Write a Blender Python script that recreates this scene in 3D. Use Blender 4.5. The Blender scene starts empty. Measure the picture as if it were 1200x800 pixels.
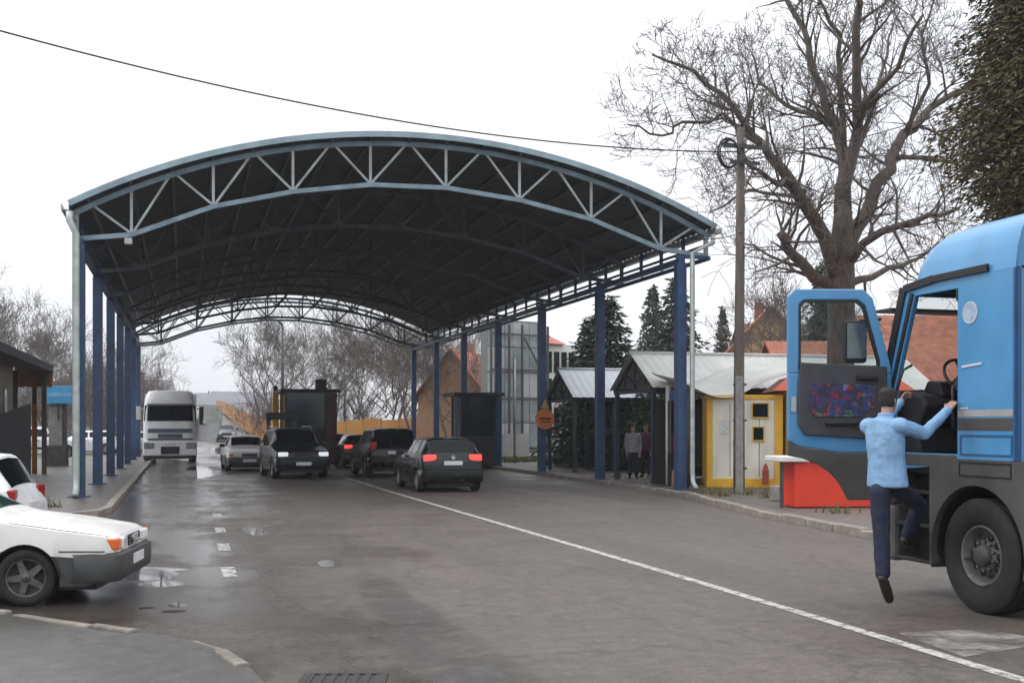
import bpy, bmesh, math, random
from mathutils import Vector, Matrix, Euler
from math import sin, cos, pi, radians, sqrt, atan2, hypot

scene = bpy.context.scene
COL = scene.collection
R = random.Random(11)

# ------------------------------------------------------------------ camera
CAM_H = 1.78; FPX = 1350.0; YAW = radians(15.9); HORIZON = 498.0
cam_data = bpy.data.cameras.new('camera')
cam = bpy.data.objects.new('camera', cam_data); COL.objects.link(cam)
cam_data.sensor_width = 36.0
cam_data.lens = 36.0 * FPX / 1200.0
cam_data.shift_y = (HORIZON - 400.0) / 1200.0
cam_data.clip_start = 0.1; cam_data.clip_end = 6000
cam.location = (0, 0, CAM_H)
cam.rotation_euler = (pi / 2, 0, -YAW)
scene.camera = cam

# ------------------------------------------------------------------ world: overcast sky
world = bpy.data.worlds.new('World'); scene.world = world; world.use_nodes = True
nt = world.node_tree; nt.nodes.clear()
w_out = nt.nodes.new('ShaderNodeOutputWorld'); w_bg = nt.nodes.new('ShaderNodeBackground')
sky = nt.nodes.new('ShaderNodeTexSky'); sky.sky_type = 'NISHITA'; sky.sun_disc = False
SUN_EL, SUN_AZ = radians(48), radians(-60)
sky.sun_elevation = SUN_EL; sky.sun_rotation = SUN_AZ
w_tc = nt.nodes.new('ShaderNodeTexCoord')
w_map = nt.nodes.new('ShaderNodeMapping'); w_map.inputs['Scale'].default_value = (1, 1, 2.6)
w_noise = nt.nodes.new('ShaderNodeTexNoise'); w_noise.inputs['Scale'].default_value = 2.3
w_noise.inputs['Detail'].default_value = 5
w_ramp = nt.nodes.new('ShaderNodeValToRGB')
w_ramp.color_ramp.elements[0].position = 0.36; w_ramp.color_ramp.elements[0].color = (12.6, 13.0, 14.0, 1)
w_ramp.color_ramp.elements[1].position = 0.66; w_ramp.color_ramp.elements[1].color = (16.0, 16.0, 16.2, 1)
w_mix = nt.nodes.new('ShaderNodeMixRGB'); w_mix.inputs[0].default_value = 0.9
nt.links.new(w_tc.outputs['Generated'], w_map.inputs[0]); nt.links.new(w_map.outputs[0], w_noise.inputs['Vector'])
nt.links.new(w_noise.outputs['Fac'], w_ramp.inputs[0])
nt.links.new(sky.outputs[0], w_mix.inputs[1]); nt.links.new(w_ramp.outputs[0], w_mix.inputs[2])
w_sep = nt.nodes.new('ShaderNodeSeparateXYZ'); nt.links.new(w_tc.outputs['Generated'], w_sep.inputs[0])
w_cie = nt.nodes.new('ShaderNodeMapRange'); w_cie.clamp = True      # overcast sky: zenith brighter than the horizon
w_cie.inputs[1].default_value = 0; w_cie.inputs[2].default_value = 1; w_cie.inputs[3].default_value = .46; w_cie.inputs[4].default_value = 1
nt.links.new(w_sep.outputs[2], w_cie.inputs[0])
w_mul = nt.nodes.new('ShaderNodeMixRGB'); w_mul.blend_type = 'MULTIPLY'; w_mul.inputs[0].default_value = 1
nt.links.new(w_mix.outputs[0], w_mul.inputs[1]); nt.links.new(w_cie.outputs[0], w_mul.inputs[2])
nt.links.new(w_mul.outputs[0], w_bg.inputs[0]); w_bg.inputs[1].default_value = 0.10
nt.links.new(w_bg.outputs[0], w_out.inputs[0])

sun_d = bpy.data.lights.new('sun', 'SUN'); sun_d.energy = 0.7; sun_d.angle = radians(25); sun_d.color = (1, .97, .93)
sun = bpy.data.objects.new('sun', sun_d); COL.objects.link(sun)
sd = Vector((sin(SUN_AZ) * cos(SUN_EL), cos(SUN_AZ) * cos(SUN_EL), sin(SUN_EL)))
sun.rotation_euler = sd.to_track_quat('Z', 'Y').to_euler()
sun.location = (0, 0, 40)

vs = scene.view_settings
vs.view_transform = 'Standard'; vs.look = 'None'; vs.gamma = 1; vs.use_curve_mapping = False
vs.exposure = 0.62
scene.cycles.use_denoising = True
scene.cycles.max_bounces = 6; scene.cycles.diffuse_bounces = 3; scene.cycles.glossy_bounces = 3
scene.cycles.transparent_max_bounces = 10; scene.cycles.caustics_reflective = False; scene.cycles.caustics_refractive = False

# ------------------------------------------------------------------ survey helpers (photo survey -> metres)
CY, SY = cos(YAW), sin(YAW)
def P(u, v, z):
    xc = (u - 600.0) / FPX * z
    return Vector((xc * CY + z * SY, -xc * SY + z * CY, CAM_H - (v - HORIZON) / FPX * z))
def G(u, v):
    p = P(u, v, FPX * CAM_H / (v - HORIZON)); p.z = 0; return p

# ------------------------------------------------------------------ materials
MATS = {}
def nd(t, kind, **kw):
    n = t.nodes.new(kind)
    for k, v in kw.items(): setattr(n, k, v)
    return n
def mat(name, col, rough=.6, metal=0., var=.12, scale=6., bump=0., bscale=None, coat=0., col2=None, spec=None,
        detail=4., thresh=None, streak=1.0):
    if name in MATS: return MATS[name]
    m = bpy.data.materials.new(name); m.use_nodes = True; t = m.node_tree
    b = t.nodes['Principled BSDF']
    b.inputs['Roughness'].default_value = rough; b.inputs['Metallic'].default_value = metal
    if coat: b.inputs['Coat Weight'].default_value = coat; b.inputs['Coat Roughness'].default_value = .08
    if spec is not None: b.inputs['Specular IOR Level'].default_value = spec
    tc = nd(t, 'ShaderNodeTexCoord'); mp = nd(t, 'ShaderNodeMapping')
    mp.inputs['Scale'].default_value = (1, 1, streak)
    t.links.new(tc.outputs['Object'], mp.inputs[0])
    n = nd(t, 'ShaderNodeTexNoise'); n.inputs['Scale'].default_value = scale; n.inputs['Detail'].default_value = detail
    t.links.new(mp.outputs[0], n.inputs['Vector'])
    rp = nd(t, 'ShaderNodeValToRGB')
    lo, hi = thresh or (.3, .7)
    rp.color_ramp.elements[0].position = lo; rp.color_ramp.elements[1].position = hi
    c2 = col2 or tuple(c * (1 + var) for c in col)
    c1 = col if col2 else tuple(c * (1 - var) for c in col)
    rp.color_ramp.elements[0].color = (*c1, 1); rp.color_ramp.elements[1].color = (*c2, 1)
    t.links.new(n.outputs['Fac'], rp.inputs[0]); t.links.new(rp.outputs[0], b.inputs['Base Color'])
    mr = nd(t, 'ShaderNodeMapRange'); mr.inputs[3].default_value = max(0.02, rough - .08); mr.inputs[4].default_value = min(1, rough + .1)
    t.links.new(n.outputs['Fac'], mr.inputs[0]); t.links.new(mr.outputs[0], b.inputs['Roughness'])
    if bump:
        n2 = nd(t, 'ShaderNodeTexNoise'); n2.inputs['Scale'].default_value = bscale or scale * 6; n2.inputs['Detail'].default_value = 5
        t.links.new(mp.outputs[0], n2.inputs['Vector'])
        bp = nd(t, 'ShaderNodeBump'); bp.inputs['Strength'].default_value = bump; bp.inputs['Distance'].default_value = .02
        t.links.new(n2.outputs['Fac'], bp.inputs['Height']); t.links.new(bp.outputs[0], b.inputs['Normal'])
    MATS[name] = m
    return m
def emit_mat(name, col, strength):
    if name in MATS: return MATS[name]
    m = bpy.data.materials.new(name); m.use_nodes = True; b = m.node_tree.nodes['Principled BSDF']
    b.inputs['Base Color'].default_value = (*col, 1); b.inputs['Emission Color'].default_value = (*col, 1)
    b.inputs['Emission Strength'].default_value = strength; b.inputs['Roughness'].default_value = .2
    MATS[name] = m; return m
def glass_mat(name, tint=(.8, .9, .88), amt=.8):
    if name in MATS: return MATS[name]
    m = bpy.data.materials.new(name); m.use_nodes = True; t = m.node_tree
    b = t.nodes['Principled BSDF']; b.inputs['Base Color'].default_value = (.03, .04, .04, 1); b.inputs['Roughness'].default_value = .05
    tr = nd(t, 'ShaderNodeBsdfTransparent'); tr.inputs[0].default_value = (*tint, 1)
    mx = nd(t, 'ShaderNodeMixShader'); fr = nd(t, 'ShaderNodeFresnel'); fr.inputs[0].default_value = 1.45
    ma = nd(t, 'ShaderNodeMath', operation='MULTIPLY_ADD'); ma.inputs[1].default_value = 1.0; ma.inputs[2].default_value = 1 - amt - .04
    t.links.new(fr.outputs[0], ma.inputs[0]); t.links.new(ma.outputs[0], mx.inputs[0])
    t.links.new(tr.outputs[0], mx.inputs[1]); t.links.new(b.outputs[0], mx.inputs[2])
    t.links.new(mx.outputs[0], t.nodes['Material Output'].inputs[0])
    MATS[name] = m; return m

M_blue = mat('canopy blue paint', (.028, .064, .150), .45, var=.25, scale=3, bump=.1, bscale=30)
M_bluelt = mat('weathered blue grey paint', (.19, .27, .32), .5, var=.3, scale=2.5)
M_steel = mat('galvanised steel', (.40, .43, .42), .45, .5, var=.2, scale=4)
M_dsteel = mat('dark steel', (.07, .075, .08), .5, .3, var=.3)
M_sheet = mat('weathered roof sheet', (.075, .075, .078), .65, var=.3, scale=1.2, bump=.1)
M_white = mat('white paint', (.72, .72, .70), .45, var=.08, scale=2)
M_lroof = mat('pale roofing sheet', (.62, .63, .60), .5, var=.12, scale=1.1, streak=.4)
M_black = mat('black plastic', (.014, .014, .015), .5, var=.3)
M_rubber = mat('tyre rubber', (.020, .019, .018), .85, var=.4, scale=9, bump=.2)
M_dglass = mat('dark window glass', (.005, .007, .008), .06, var=.3, scale=1, spec=.2)
M_chrome = mat('dull metal', (.5, .5, .5), .3, .9, var=.15)
M_alloy = mat('alloy wheel', (.30, .30, .30), .42, .6, var=.25, scale=8)
M_head = mat('headlamp glass', (.75, .78, .80), .12, var=.1, scale=12)
M_amber = mat('amber lens', (.80, .16, .03), .25, var=.15)
M_redl = mat('red lens', (.32, .012, .015), .18, var=.2)
M_redlit = emit_mat('lit red lamp', (.85, .07, .06), .75)
M_plate = mat('number plate', (.66, .67, .68), .4, var=.05)
M_conc = mat('concrete', (.26, .25, .235), .85, var=.22, scale=5, bump=.3)
M_kerb = mat('kerb stone', (.25, .22, .195), .85, var=.3, scale=4, bump=.35)
M_wood = mat('weathered pole wood', (.125, .108, .092), .85, var=.35, scale=7, bump=.3, streak=.15)
M_bark = mat('bark', (.105, .085, .072), .9, var=.4, scale=8, bump=.5, streak=.4)
M_bark2 = mat('pale bark', (.13, .112, .10), .9, var=.3, scale=8)
M_twig = mat('twig', (.125, .105, .093), .9, var=.2)

# ------------------------------------------------------------------ mesh builder
class MB:
    def __init__(s): s.v = []; s.f = []; s.m = []; s.sm = []
    def add(s, vs, fs, mi=0, smooth=False):
        o = len(s.v); s.v += [tuple(p) for p in vs]; s.f += [tuple(i + o for i in f) for f in fs]
        s.m += [mi] * len(fs); s.sm += [smooth] * len(fs); return s
    def box(s, c, d, rz=0, mi=0, M=None):
        hx, hy, hz = d[0] / 2, d[1] / 2, d[2] / 2
        m = Matrix.Translation(Vector(c)) @ Matrix.Rotation(rz, 4, 'Z') if M is None else M @ Matrix.Translation(Vector(c))
        vs = [m @ Vector((x, y, z)) for z in (-hz, hz) for y in (-hy, hy) for x in (-hx, hx)]
        return s.add(vs, [(0, 2, 3, 1), (4, 5, 7, 6), (0, 1, 5, 4), (2, 6, 7, 3), (0, 4, 6, 2), (1, 3, 7, 5)], mi)
    def b2(s, x0, x1, y0, y1, z0, z1, mi=0):
        return s.box(((x0 + x1) / 2, (y0 + y1) / 2, (z0 + z1) / 2), (abs(x1 - x0), abs(y1 - y0), abs(z1 - z0)), 0, mi)
    def bar(s, a, b, w, h=None, mi=0, up=(0, 0, 1)):
        a, b = Vector(a), Vector(b); h = h or w; d = (b - a).normalized(); u = Vector(up)
        if abs(d.dot(u)) > .98: u = Vector((0, 1, 0))
        r = d.cross(u).normalized(); u = r.cross(d).normalized()
        vs = [p + r * sx * w / 2 + u * sy * h / 2 for p in (a, b) for sx, sy in ((-1, -1), (1, -1), (1, 1), (-1, 1))]
        return s.add(vs, [(0, 1, 2, 3), (7, 6, 5, 4), (0, 4, 5, 1), (1, 5, 6, 2), (2, 6, 7, 3), (3, 7, 4, 0)], mi)
    def tube(s, pts, rad, n=8, mi=0, cap=True, smooth=True):
        pts = [Vector(p) for p in pts]
        if not isinstance(rad, (list, tuple)): rad = [rad] * len(pts)
        vs = []; ref = None
        for i, p in enumerate(pts):
            d = (pts[min(i + 1, len(pts) - 1)] - pts[max(i - 1, 0)])
            d = d.normalized() if d.length > 1e-9 else Vector((0, 0, 1))
            if ref is None:
                ref = Vector((1, 0, 0)) if abs(d.x) < .8 else Vector((0, 1, 0))
            a = (ref - d * ref.dot(d)); a = a.normalized() if a.length > 1e-6 else d.orthogonal().normalized()
            ref = a; b = d.cross(a)
            for k in range(n):
                t = 2 * pi * k / n
                vs.append(p + (a * cos(t) + b * sin(t)) * rad[i])
        fs = [(i * n + k, i * n + (k + 1) % n, (i + 1) * n + (k + 1) % n, (i + 1) * n + k) for i in range(len(pts) - 1) for k in range(n)]
        if cap:
            fs.append(tuple(reversed(range(n)))); fs.append(tuple(range((len(pts) - 1) * n, len(pts) * n)))
        return s.add(vs, fs, mi, smooth)
    def lathe(s, prof, n=24, M=None, mi=0, smooth=True):
        # prof: (radius, height) about local Z
        M = M or Matrix.Identity(4); vs = []
        for r, h in prof:
            for k in range(n):
                t = 2 * pi * k / n; vs.append(M @ Vector((r * cos(t), r * sin(t), h)))
        fs = [(i * n + k, i * n + (k + 1) % n, (i + 1) * n + (k + 1) % n, (i + 1) * n + k) for i in range(len(prof) - 1) for k in range(n)]
        return s.add(vs, fs, mi, smooth)
    def prism(s, poly, h, M=None, mi=0):
        # poly in local xy extruded along z by h
        M = M or Matrix.Identity(4); n = len(poly)
        vs = [M @ Vector((x, y, 0)) for x, y in poly] + [M @ Vector((x, y, h)) for x, y in poly]
        fs = [tuple(reversed(range(n))), tuple(range(n, 2 * n))] + [(k, (k + 1) % n, n + (k + 1) % n, n + k) for k in range(n)]
        return s.add(vs, fs, mi)
    def ring(s, outer, inner, h, M=None, mi=0):
        M = M or Matrix.Identity(4); n = len(outer)
        vs = [M @ Vector((x, y, z)) for z in (0, h) for pl in (outer, inner) for x, y in pl]
        fs = []
        for k in range(n):
            j = (k + 1) % n
            fs += [(k, n + k, n + j, j), (2 * n + k, 2 * n + j, 3 * n + j, 3 * n + k), (k, j, 2 * n + j, 2 * n + k), (n + k, 3 * n + k, 3 * n + j, n + j)]
        return s.add(vs, fs, mi)
    def build(s, name, mats, parent=None, loc=None, rz=None, bevel=0, autosmooth=None):
        me = bpy.data.meshes.new(name); me.from_pydata(s.v, [], s.f)
        if not isinstance(mats, (list, tuple)): mats = [mats]
        for m in mats: me.materials.append(m)
        me.polygons.foreach_set('material_index', s.m); me.polygons.foreach_set('use_smooth', s.sm)
        me.validate(); me.update()
        bm = bmesh.new(); bm.from_mesh(me); bmesh.ops.recalc_face_normals(bm, faces=bm.faces); bm.to_mesh(me); bm.free()
        if autosmooth is not None:
            me.polygons.foreach_set('use_smooth', [True] * len(me.polygons)); me.set_sharp_from_angle(angle=radians(autosmooth))
        o = link(name, me, parent)
        if loc is not None: o.location = loc
        if rz is not None: o.rotation_euler.z = rz
        if bevel:
            b = o.modifiers.new('bevel', 'BEVEL'); b.width = bevel; b.segments = 2; b.limit_method = 'ANGLE'; b.angle_limit = radians(40)
        return o
def link(name, me, parent=None):
    o = bpy.data.objects.new(name, me); COL.objects.link(o)
    if parent is not None: o.parent = parent
    return o
def tag(o, label=None, cat=None, group=None, kind=None):
    if label: o['label'] = label
    if cat: o['category'] = cat
    if group: o['group'] = group
    if kind: o['kind'] = kind
    return o
def thing(name, label, cat, loc=(0, 0, 0), rz=0, group=None):
    o = bpy.data.objects.new(name, None); COL.objects.link(o); o.empty_display_size = .3
    o.location = loc; o.rotation_euler.z = rz
    return tag(o, label, cat, group)
def inst(src, name, parent, loc, rot=(0, 0, 0), scale=(1, 1, 1)):
    o = link(name, src.data, parent); o.location = loc; o.rotation_euler = rot; o.scale = scale
    for md in src.modifiers:
        n = o.modifiers.new(md.name, md.type)
        if md.type == 'BEVEL': n.width = md.width; n.segments = md.segments; n.limit_method = md.limit_method; n.angle_limit = md.angle_limit
    return o
def copy_tree(o, parent=None):
    c = o.copy(); COL.objects.link(c)
    if parent is not None: c.parent = parent
    for ch in o.children: copy_tree(ch, c)
    return c
def lerp(a, b, t): return a + (b - a) * t
def curve(keys, x):
    if x <= keys[0][0]: return keys[0][1]
    for (a, va), (b, vb) in zip(keys, keys[1:]):
        if x <= b: return lerp(va, vb, (x - a) / (b - a))
    return keys[-1][1]
def disc(r, n=24, c=(0, 0)): return [(c[0] + r * cos(2 * pi * k / n), c[1] + r * sin(2 * pi * k / n)) for k in range(n)]

# ================================================================== GROUND, ROAD, PAVEMENTS
def asphalt(name, base, base2, wet=.5, pools=(), cracks=0.):
    m = bpy.data.materials.new(name); m.use_nodes = True; t = m.node_tree; b = t.nodes['Principled BSDF']
    tc = nd(t, 'ShaderNodeTexCoord'); L = t.links.new
    def noise(sc, det=4, vec=None, rough=.55):
        n = nd(t, 'ShaderNodeTexNoise'); n.inputs['Scale'].default_value = sc; n.inputs['Detail'].default_value = det
        n.inputs['Roughness'].default_value = rough
        L(vec or tc.outputs['Object'], n.inputs['Vector']); return n.outputs['Fac']
    mp = nd(t, 'ShaderNodeMapping'); mp.inputs['Scale'].default_value = (1.0, .13, 1); L(tc.outputs['Object'], mp.inputs[0])
    big = noise(.55, 5); streak = noise(.75, 4, mp.outputs[0]); fine = noise(55, 6, None, .7); mid = noise(5, 4)
    r1 = nd(t, 'ShaderNodeValToRGB'); r1.color_ramp.elements[0].position = .38; r1.color_ramp.elements[1].position = .66
    r1.color_ramp.elements[0].color = (*base, 1); r1.color_ramp.elements[1].color = (*base2, 1)
    ad = nd(t, 'ShaderNodeMath', operation='ADD'); L(streak, ad.inputs[0]); L(mid, ad.inputs[1])
    hf = nd(t, 'ShaderNodeMath', operation='MULTIPLY'); hf.inputs[1].default_value = .5; L(ad.outputs[0], hf.inputs[0]); L(hf.outputs[0], r1.inputs[0])
    mul = nd(t, 'ShaderNodeMixRGB', blend_type='MULTIPLY'); mul.inputs[0].default_value = .75; L(r1.outputs[0], mul.inputs[1])
    r2 = nd(t, 'ShaderNodeValToRGB'); r2.color_ramp.elements[0].position = .40; r2.color_ramp.elements[1].position = .62
    r2.color_ramp.elements[0].color = (.55, .55, .55, 1); r2.color_ramp.elements[1].color = (1.35, 1.33, 1.3, 1)
    L(fine, r2.inputs[0]); L(r2.outputs[0], mul.inputs[2])
    gn = nd(t, 'ShaderNodeValToRGB'); gn.color_ramp.elements[0].position = .38; gn.color_ramp.elements[1].position = .66
    gn.color_ramp.elements[0].color = (.74, .74, .74, 1); gn.color_ramp.elements[1].color = (1.28, 1.26, 1.24, 1); L(noise(13, 8, None, .8), gn.inputs[0])
    m2_ = nd(t, 'ShaderNodeMixRGB', blend_type='MULTIPLY'); m2_.inputs[0].default_value = 1; L(mul.outputs[0], m2_.inputs[1]); L(gn.outputs[0], m2_.inputs[2]); mul = m2_
    # wet film: big noise + streaks along the traffic, wetter along the left lane
    sx = nd(t, 'ShaderNodeSeparateXYZ'); L(tc.outputs['Object'], sx.inputs[0])
    wl = nd(t, 'ShaderNodeMapRange'); wl.inputs[1].default_value = 3.5; wl.inputs[2].default_value = -.5; wl.inputs[3].default_value = -.03; wl.inputs[4].default_value = .26
    L(sx.outputs[0], wl.inputs[0])
    s1 = nd(t, 'ShaderNodeMath', operation='ADD'); L(big, s1.inputs[0]); L(streak, s1.inputs[1])
    s2 = nd(t, 'ShaderNodeMath', operation='MULTIPLY_ADD'); s2.inputs[1].default_value = .5; L(s1.outputs[0], s2.inputs[0]); L(wl.outputs[0], s2.inputs[2])
    wr = nd(t, 'ShaderNodeMapRange', clamp=True); wr.inputs[1].default_value = .46; wr.inputs[2].default_value = .74; wr.inputs[3].default_value = 0; wr.inputs[4].default_value = wet
    L(s2.outputs[0], wr.inputs[0])
    wsock = wr.outputs[0]
    if pools:
        nz = nd(t, 'ShaderNodeMapRange'); nz.inputs[3].default_value = -.55; nz.inputs[4].default_value = .55; L(noise(1.7, 5), nz.inputs[0])
        acc = None
        for (cx, cy, rx, ry) in pools:
            mp_ = nd(t, 'ShaderNodeMapping'); mp_.inputs['Location'].default_value = (-cx / rx, -cy / ry, 0); mp_.inputs['Scale'].default_value = (1 / rx, 1 / ry, 0)
            L(tc.outputs['Object'], mp_.inputs[0]); ln = nd(t, 'ShaderNodeVectorMath', operation='LENGTH'); L(mp_.outputs[0], ln.inputs[0])
            if acc is None: acc = ln.outputs['Value']
            else:
                mn = nd(t, 'ShaderNodeMath', operation='MINIMUM'); L(acc, mn.inputs[0]); L(ln.outputs['Value'], mn.inputs[1]); acc = mn.outputs[0]
        sm = nd(t, 'ShaderNodeMath', operation='ADD'); L(acc, sm.inputs[0]); L(nz.outputs[0], sm.inputs[1])
        pm_ = nd(t, 'ShaderNodeMapRange', clamp=True); pm_.inputs[1].default_value = 1.2; pm_.inputs[2].default_value = .8; L(sm.outputs[0], pm_.inputs[0])
        mxw = nd(t, 'ShaderNodeMath', operation='MAXIMUM'); L(wr.outputs[0], mxw.inputs[0]); L(pm_.outputs[0], mxw.inputs[1]); wsock = mxw.outputs[0]
    if cracks:
        vd = nd(t, 'ShaderNodeMixRGB', blend_type='ADD'); vd.inputs[0].default_value = .5
        nn_ = nd(t, 'ShaderNodeTexNoise'); nn_.inputs['Scale'].default_value = 2.2; L(tc.outputs['Object'], nn_.inputs['Vector'])
        L(tc.outputs['Object'], vd.inputs[1]); L(nn_.outputs['Color'], vd.inputs[2])
        vo = nd(t, 'ShaderNodeTexVoronoi', feature='DISTANCE_TO_EDGE'); vo.inputs['Scale'].default_value = .42; L(vd.outputs[0], vo.inputs['Vector'])
        cr = nd(t, 'ShaderNodeMapRange', clamp=True); cr.inputs[1].default_value = .004; cr.inputs[2].default_value = .014; cr.inputs[3].default_value = 1 - cracks; cr.inputs[4].default_value = 1
        L(vo.outputs['Distance'], cr.inputs[0]); mc = nd(t, 'ShaderNodeMixRGB', blend_type='MULTIPLY'); mc.inputs[0].default_value = 1
        L(mul.outputs[0], mc.inputs[1]); L(cr.outputs[0], mc.inputs[2]); mul = mc
    dk = nd(t, 'ShaderNodeMixRGB', blend_type='MULTIPLY'); dk.inputs[2].default_value = (.62, .60, .60, 1)
    L(wsock, dk.inputs[0]); L(mul.outputs[0], dk.inputs[1]); L(dk.outputs[0], b.inputs['Base Color'])
    rr = nd(t, 'ShaderNodeMapRange'); rr.inputs[3].default_value = .62; rr.inputs[4].default_value = .035
    L(wsock, rr.inputs[0]); L(rr.outputs[0], b.inputs['Roughness'])
    bp = nd(t, 'ShaderNodeBump'); bp.inputs['Distance'].default_value = .012
    bs = nd(t, 'ShaderNodeMapRange'); bs.inputs[3].default_value = .38; bs.inputs[4].default_value = .0
    L(wsock, bs.inputs[0]); L(bs.outputs[0], bp.inputs['Strength']); L(fine, bp.inputs['Height']); L(bp.outputs[0], b.inputs['Normal'])
    return m
def pool(u, v, rx, ry): p = G(u, v); return (p.x, p.y, rx, ry)
POOLS = [pool(150, 672, .75, .75), pool(186, 684, .32, .3), pool(209, 708, .13, .2), pool(204, 716, .12, .1), pool(172, 712, .08, .08),
         pool(232, 552, .6, 7), pool(270, 530, 1.2, 14), pool(300, 622, .2, .8), pool(386, 660, .16, .45)]
M_road = asphalt('wet asphalt', (.088, .076, .066), (.150, .130, .114), .80, POOLS, .22)
M_pave = asphalt('pavement asphalt', (.058, .056, .050), (.105, .100, .090), .4, (), .25)
M_pave2 = asphalt('dusty pavement', (.11, .098, .085), (.17, .155, .14), .35)
M_ground = mat('winter ground', (.085, .078, .058), .95, col2=(.10, .115, .05), scale=.25, bump=.3, bscale=8)
M_paint = None
def worn_paint(name, col, lo, hi, scale=9):
    m = bpy.data.materials.new(name); m.use_nodes = True; t = m.node_tree; b = t.nodes['Principled BSDF']
    b.inputs['Base Color'].default_value = (*col, 1); b.inputs['Roughness'].default_value = .55
    tc = nd(t, 'ShaderNodeTexCoord'); n = nd(t, 'ShaderNodeTexNoise'); n.inputs['Scale'].default_value = scale; n.inputs['Detail'].default_value = 8
    n.inputs['Roughness'].default_value = .7
    t.links.new(tc.outputs['Object'], n.inputs['Vector'])
    mr = nd(t, 'ShaderNodeMapRange', clamp=True); mr.inputs[1].default_value = lo; mr.inputs[2].default_value = hi
    t.links.new(n.outputs['Fac'], mr.inputs[0])
    tr = nd(t, 'ShaderNodeBsdfTransparent'); mx = nd(t, 'ShaderNodeMixShader')
    t.links.new(mr.outputs[0], mx.inputs[0]); t.links.new(tr.outputs[0], mx.inputs[1]); t.links.new(b.outputs[0], mx.inputs[2])
    t.links.new(mx.outputs[0], t.nodes['Material Output'].inputs[0])
    return m
M_line = worn_paint('worn line paint', (.50, .49, .46), .34, .53)
M_dash = worn_paint('worn dash paint', (.5, .49, .46), .36, .60)
M_worn = worn_paint('very worn paint', (.46, .44, .40), .42, .74, 2.6)

g = MB(); g.add([(-2500, -600, -.03), (2500, -600, -.03), (2500, 4000, -.03), (-2500, 4000, -.03)], [(0, 1, 2, 3)])
tag(g.build('ground', M_ground), kind='structure')

def ramp_z(y):           # the road climbs to a bridge beyond the checkpoint
    t = max(0., y - 66.); return .0003 * t * t if t < 60 else 1.08 + .036 * (t - 60) if t < 150 else 4.32 + .02 * (t - 150)
rd = MB(); ys = list(range(-60, 60, 8)) + list(range(60, 340, 6)); vs = []
for y in ys:
    wl = -40 if y < 26 else (-9 if y < 60 else -2.6); wr_ = 22 if y < 60 else 6.2
    if y < 26: wr_ = 22
    for x in (wl, -1.5, 2, 5.3, 9, wr_):
        if y > 66: x = max(-2.6, min(6.2, x))
        vs.append((x, y, ramp_z(y)))
fs = [(i * 6 + k, i * 6 + k + 1, (i + 1) * 6 + k + 1, (i + 1) * 6 + k) for i in range(len(ys) - 1) for k in range(5)]
rd.add(vs, fs); road = tag(rd.build('road', M_road), kind='structure')
# embankment under the climbing road
em = MB(); vs = []
ys = list(range(68, 340, 8))
for y in ys: vs += [(-9 - ramp_z(y), y, -.2), (-2.8, y, ramp_z(y) - .02), (6.4, y, ramp_z(y) - .02), (12 + ramp_z(y), y, -.2)]
em.add(vs, [(i * 4 + k, i * 4 + k + 1, (i + 1) * 4 + k + 1, (i + 1) * 4 + k) for i in range(len(ys) - 1) for k in (0, 2)])
tag(em.build('embankment', M_ground), kind='structure')

# --- painted markings (children of the road)
def strip(pts, w, name, m, z=.005):
    b = MB(); vs = []
    for i, p in enumerate(pts):
        d = Vector(pts[min(i + 1, len(pts) - 1)]) - Vector(pts[max(i - 1, 0)]); nrm = Vector((-d.y, d.x)).normalized()
        a = Vector(p)
        for s in (-1, 1): q = a + nrm * s * w / 2; vs.append((q.x, q.y, z))
    b.add(vs, [(2 * i, 2 * i + 1, 2 * i + 3, 2 * i + 2) for i in range(len(pts) - 1)])
    return b.build(name, m, road)
strip([(5.68, -20), (5.64, 6), (5.62, 12), (5.5, 20), (5.32, 30), (5.25, 42), (5.3, 47)], .13, 'edge_line', M_line)
for i, vv in enumerate((668, 639.5, 620, 603, 590.5, 580.5, 573)):
    z = FPX * CAM_H / (vv - HORIZON); yc = (z - .6 * SY) / CY - .1
    xx = .52 + .012 * (yc - 14)
    strip([(xx, yc - .55), (xx, yc + .45)], .17, 'lane_dash', M_dash)
q = [G(1052, 742), G(1150, 737), G(1240, 752), G(1130, 770)]
b = MB(); b.add([(p.x, p.y, .006) for p in q], [(0, 1, 2, 3)]); b.build('worn_marking', M_worn, road)

# resurfaced, darker strip in the middle of the carriageway
M_patch = worn_paint('darker asphalt patch', (.080, .073, .067), .36, .66, 1.6)
t = M_patch.node_tree; at_ = nd(t, 'ShaderNodeAttribute', attribute_name='cover'); ml = nd(t, 'ShaderNodeMath', operation='MULTIPLY')
mxs = [n for n in t.nodes if n.type == 'MIX_SHADER'][0]; src_ = mxs.inputs[0].links[0].from_socket
t.links.new(src_, ml.inputs[0]); t.links.new(at_.outputs['Fac'], ml.inputs[1]); t.links.new(ml.outputs[0], mxs.inputs[0])
def soft_strip(name, line, w0, w1):
    b = MB(); cov = []; n = 40
    for i in range(n + 1):
        f = i / n; k = f * (len(line) - 1); j = min(len(line) - 2, int(k)); c_ = Vector(line[j]).lerp(Vector(line[j + 1]), k - j)
        d = (Vector(line[j + 1]) - Vector(line[j])).normalized(); nr = Vector((-d.y, d.x, 0)); w = lerp(w0, w1, f)
        for s, a in ((-1, 0), (-.45, 1), (.45, 1), (1, 0)):
            q_ = c_ + nr * s * w; b.v.append((q_.x, q_.y, .004)); cov.append(a * min(1, f * 4))
    b.add([], []); b.f = [(i * 4 + k, i * 4 + k + 1, (i + 1) * 4 + k + 1, (i + 1) * 4 + k) for i in range(n) for k in range(3)]; b.m = [0] * len(b.f); b.sm = [False] * len(b.f)
    o = b.build(name, M_patch, road); at = o.data.attributes.new('cover', 'FLOAT', 'POINT'); at.data.foreach_set('value', cov); return o
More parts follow.
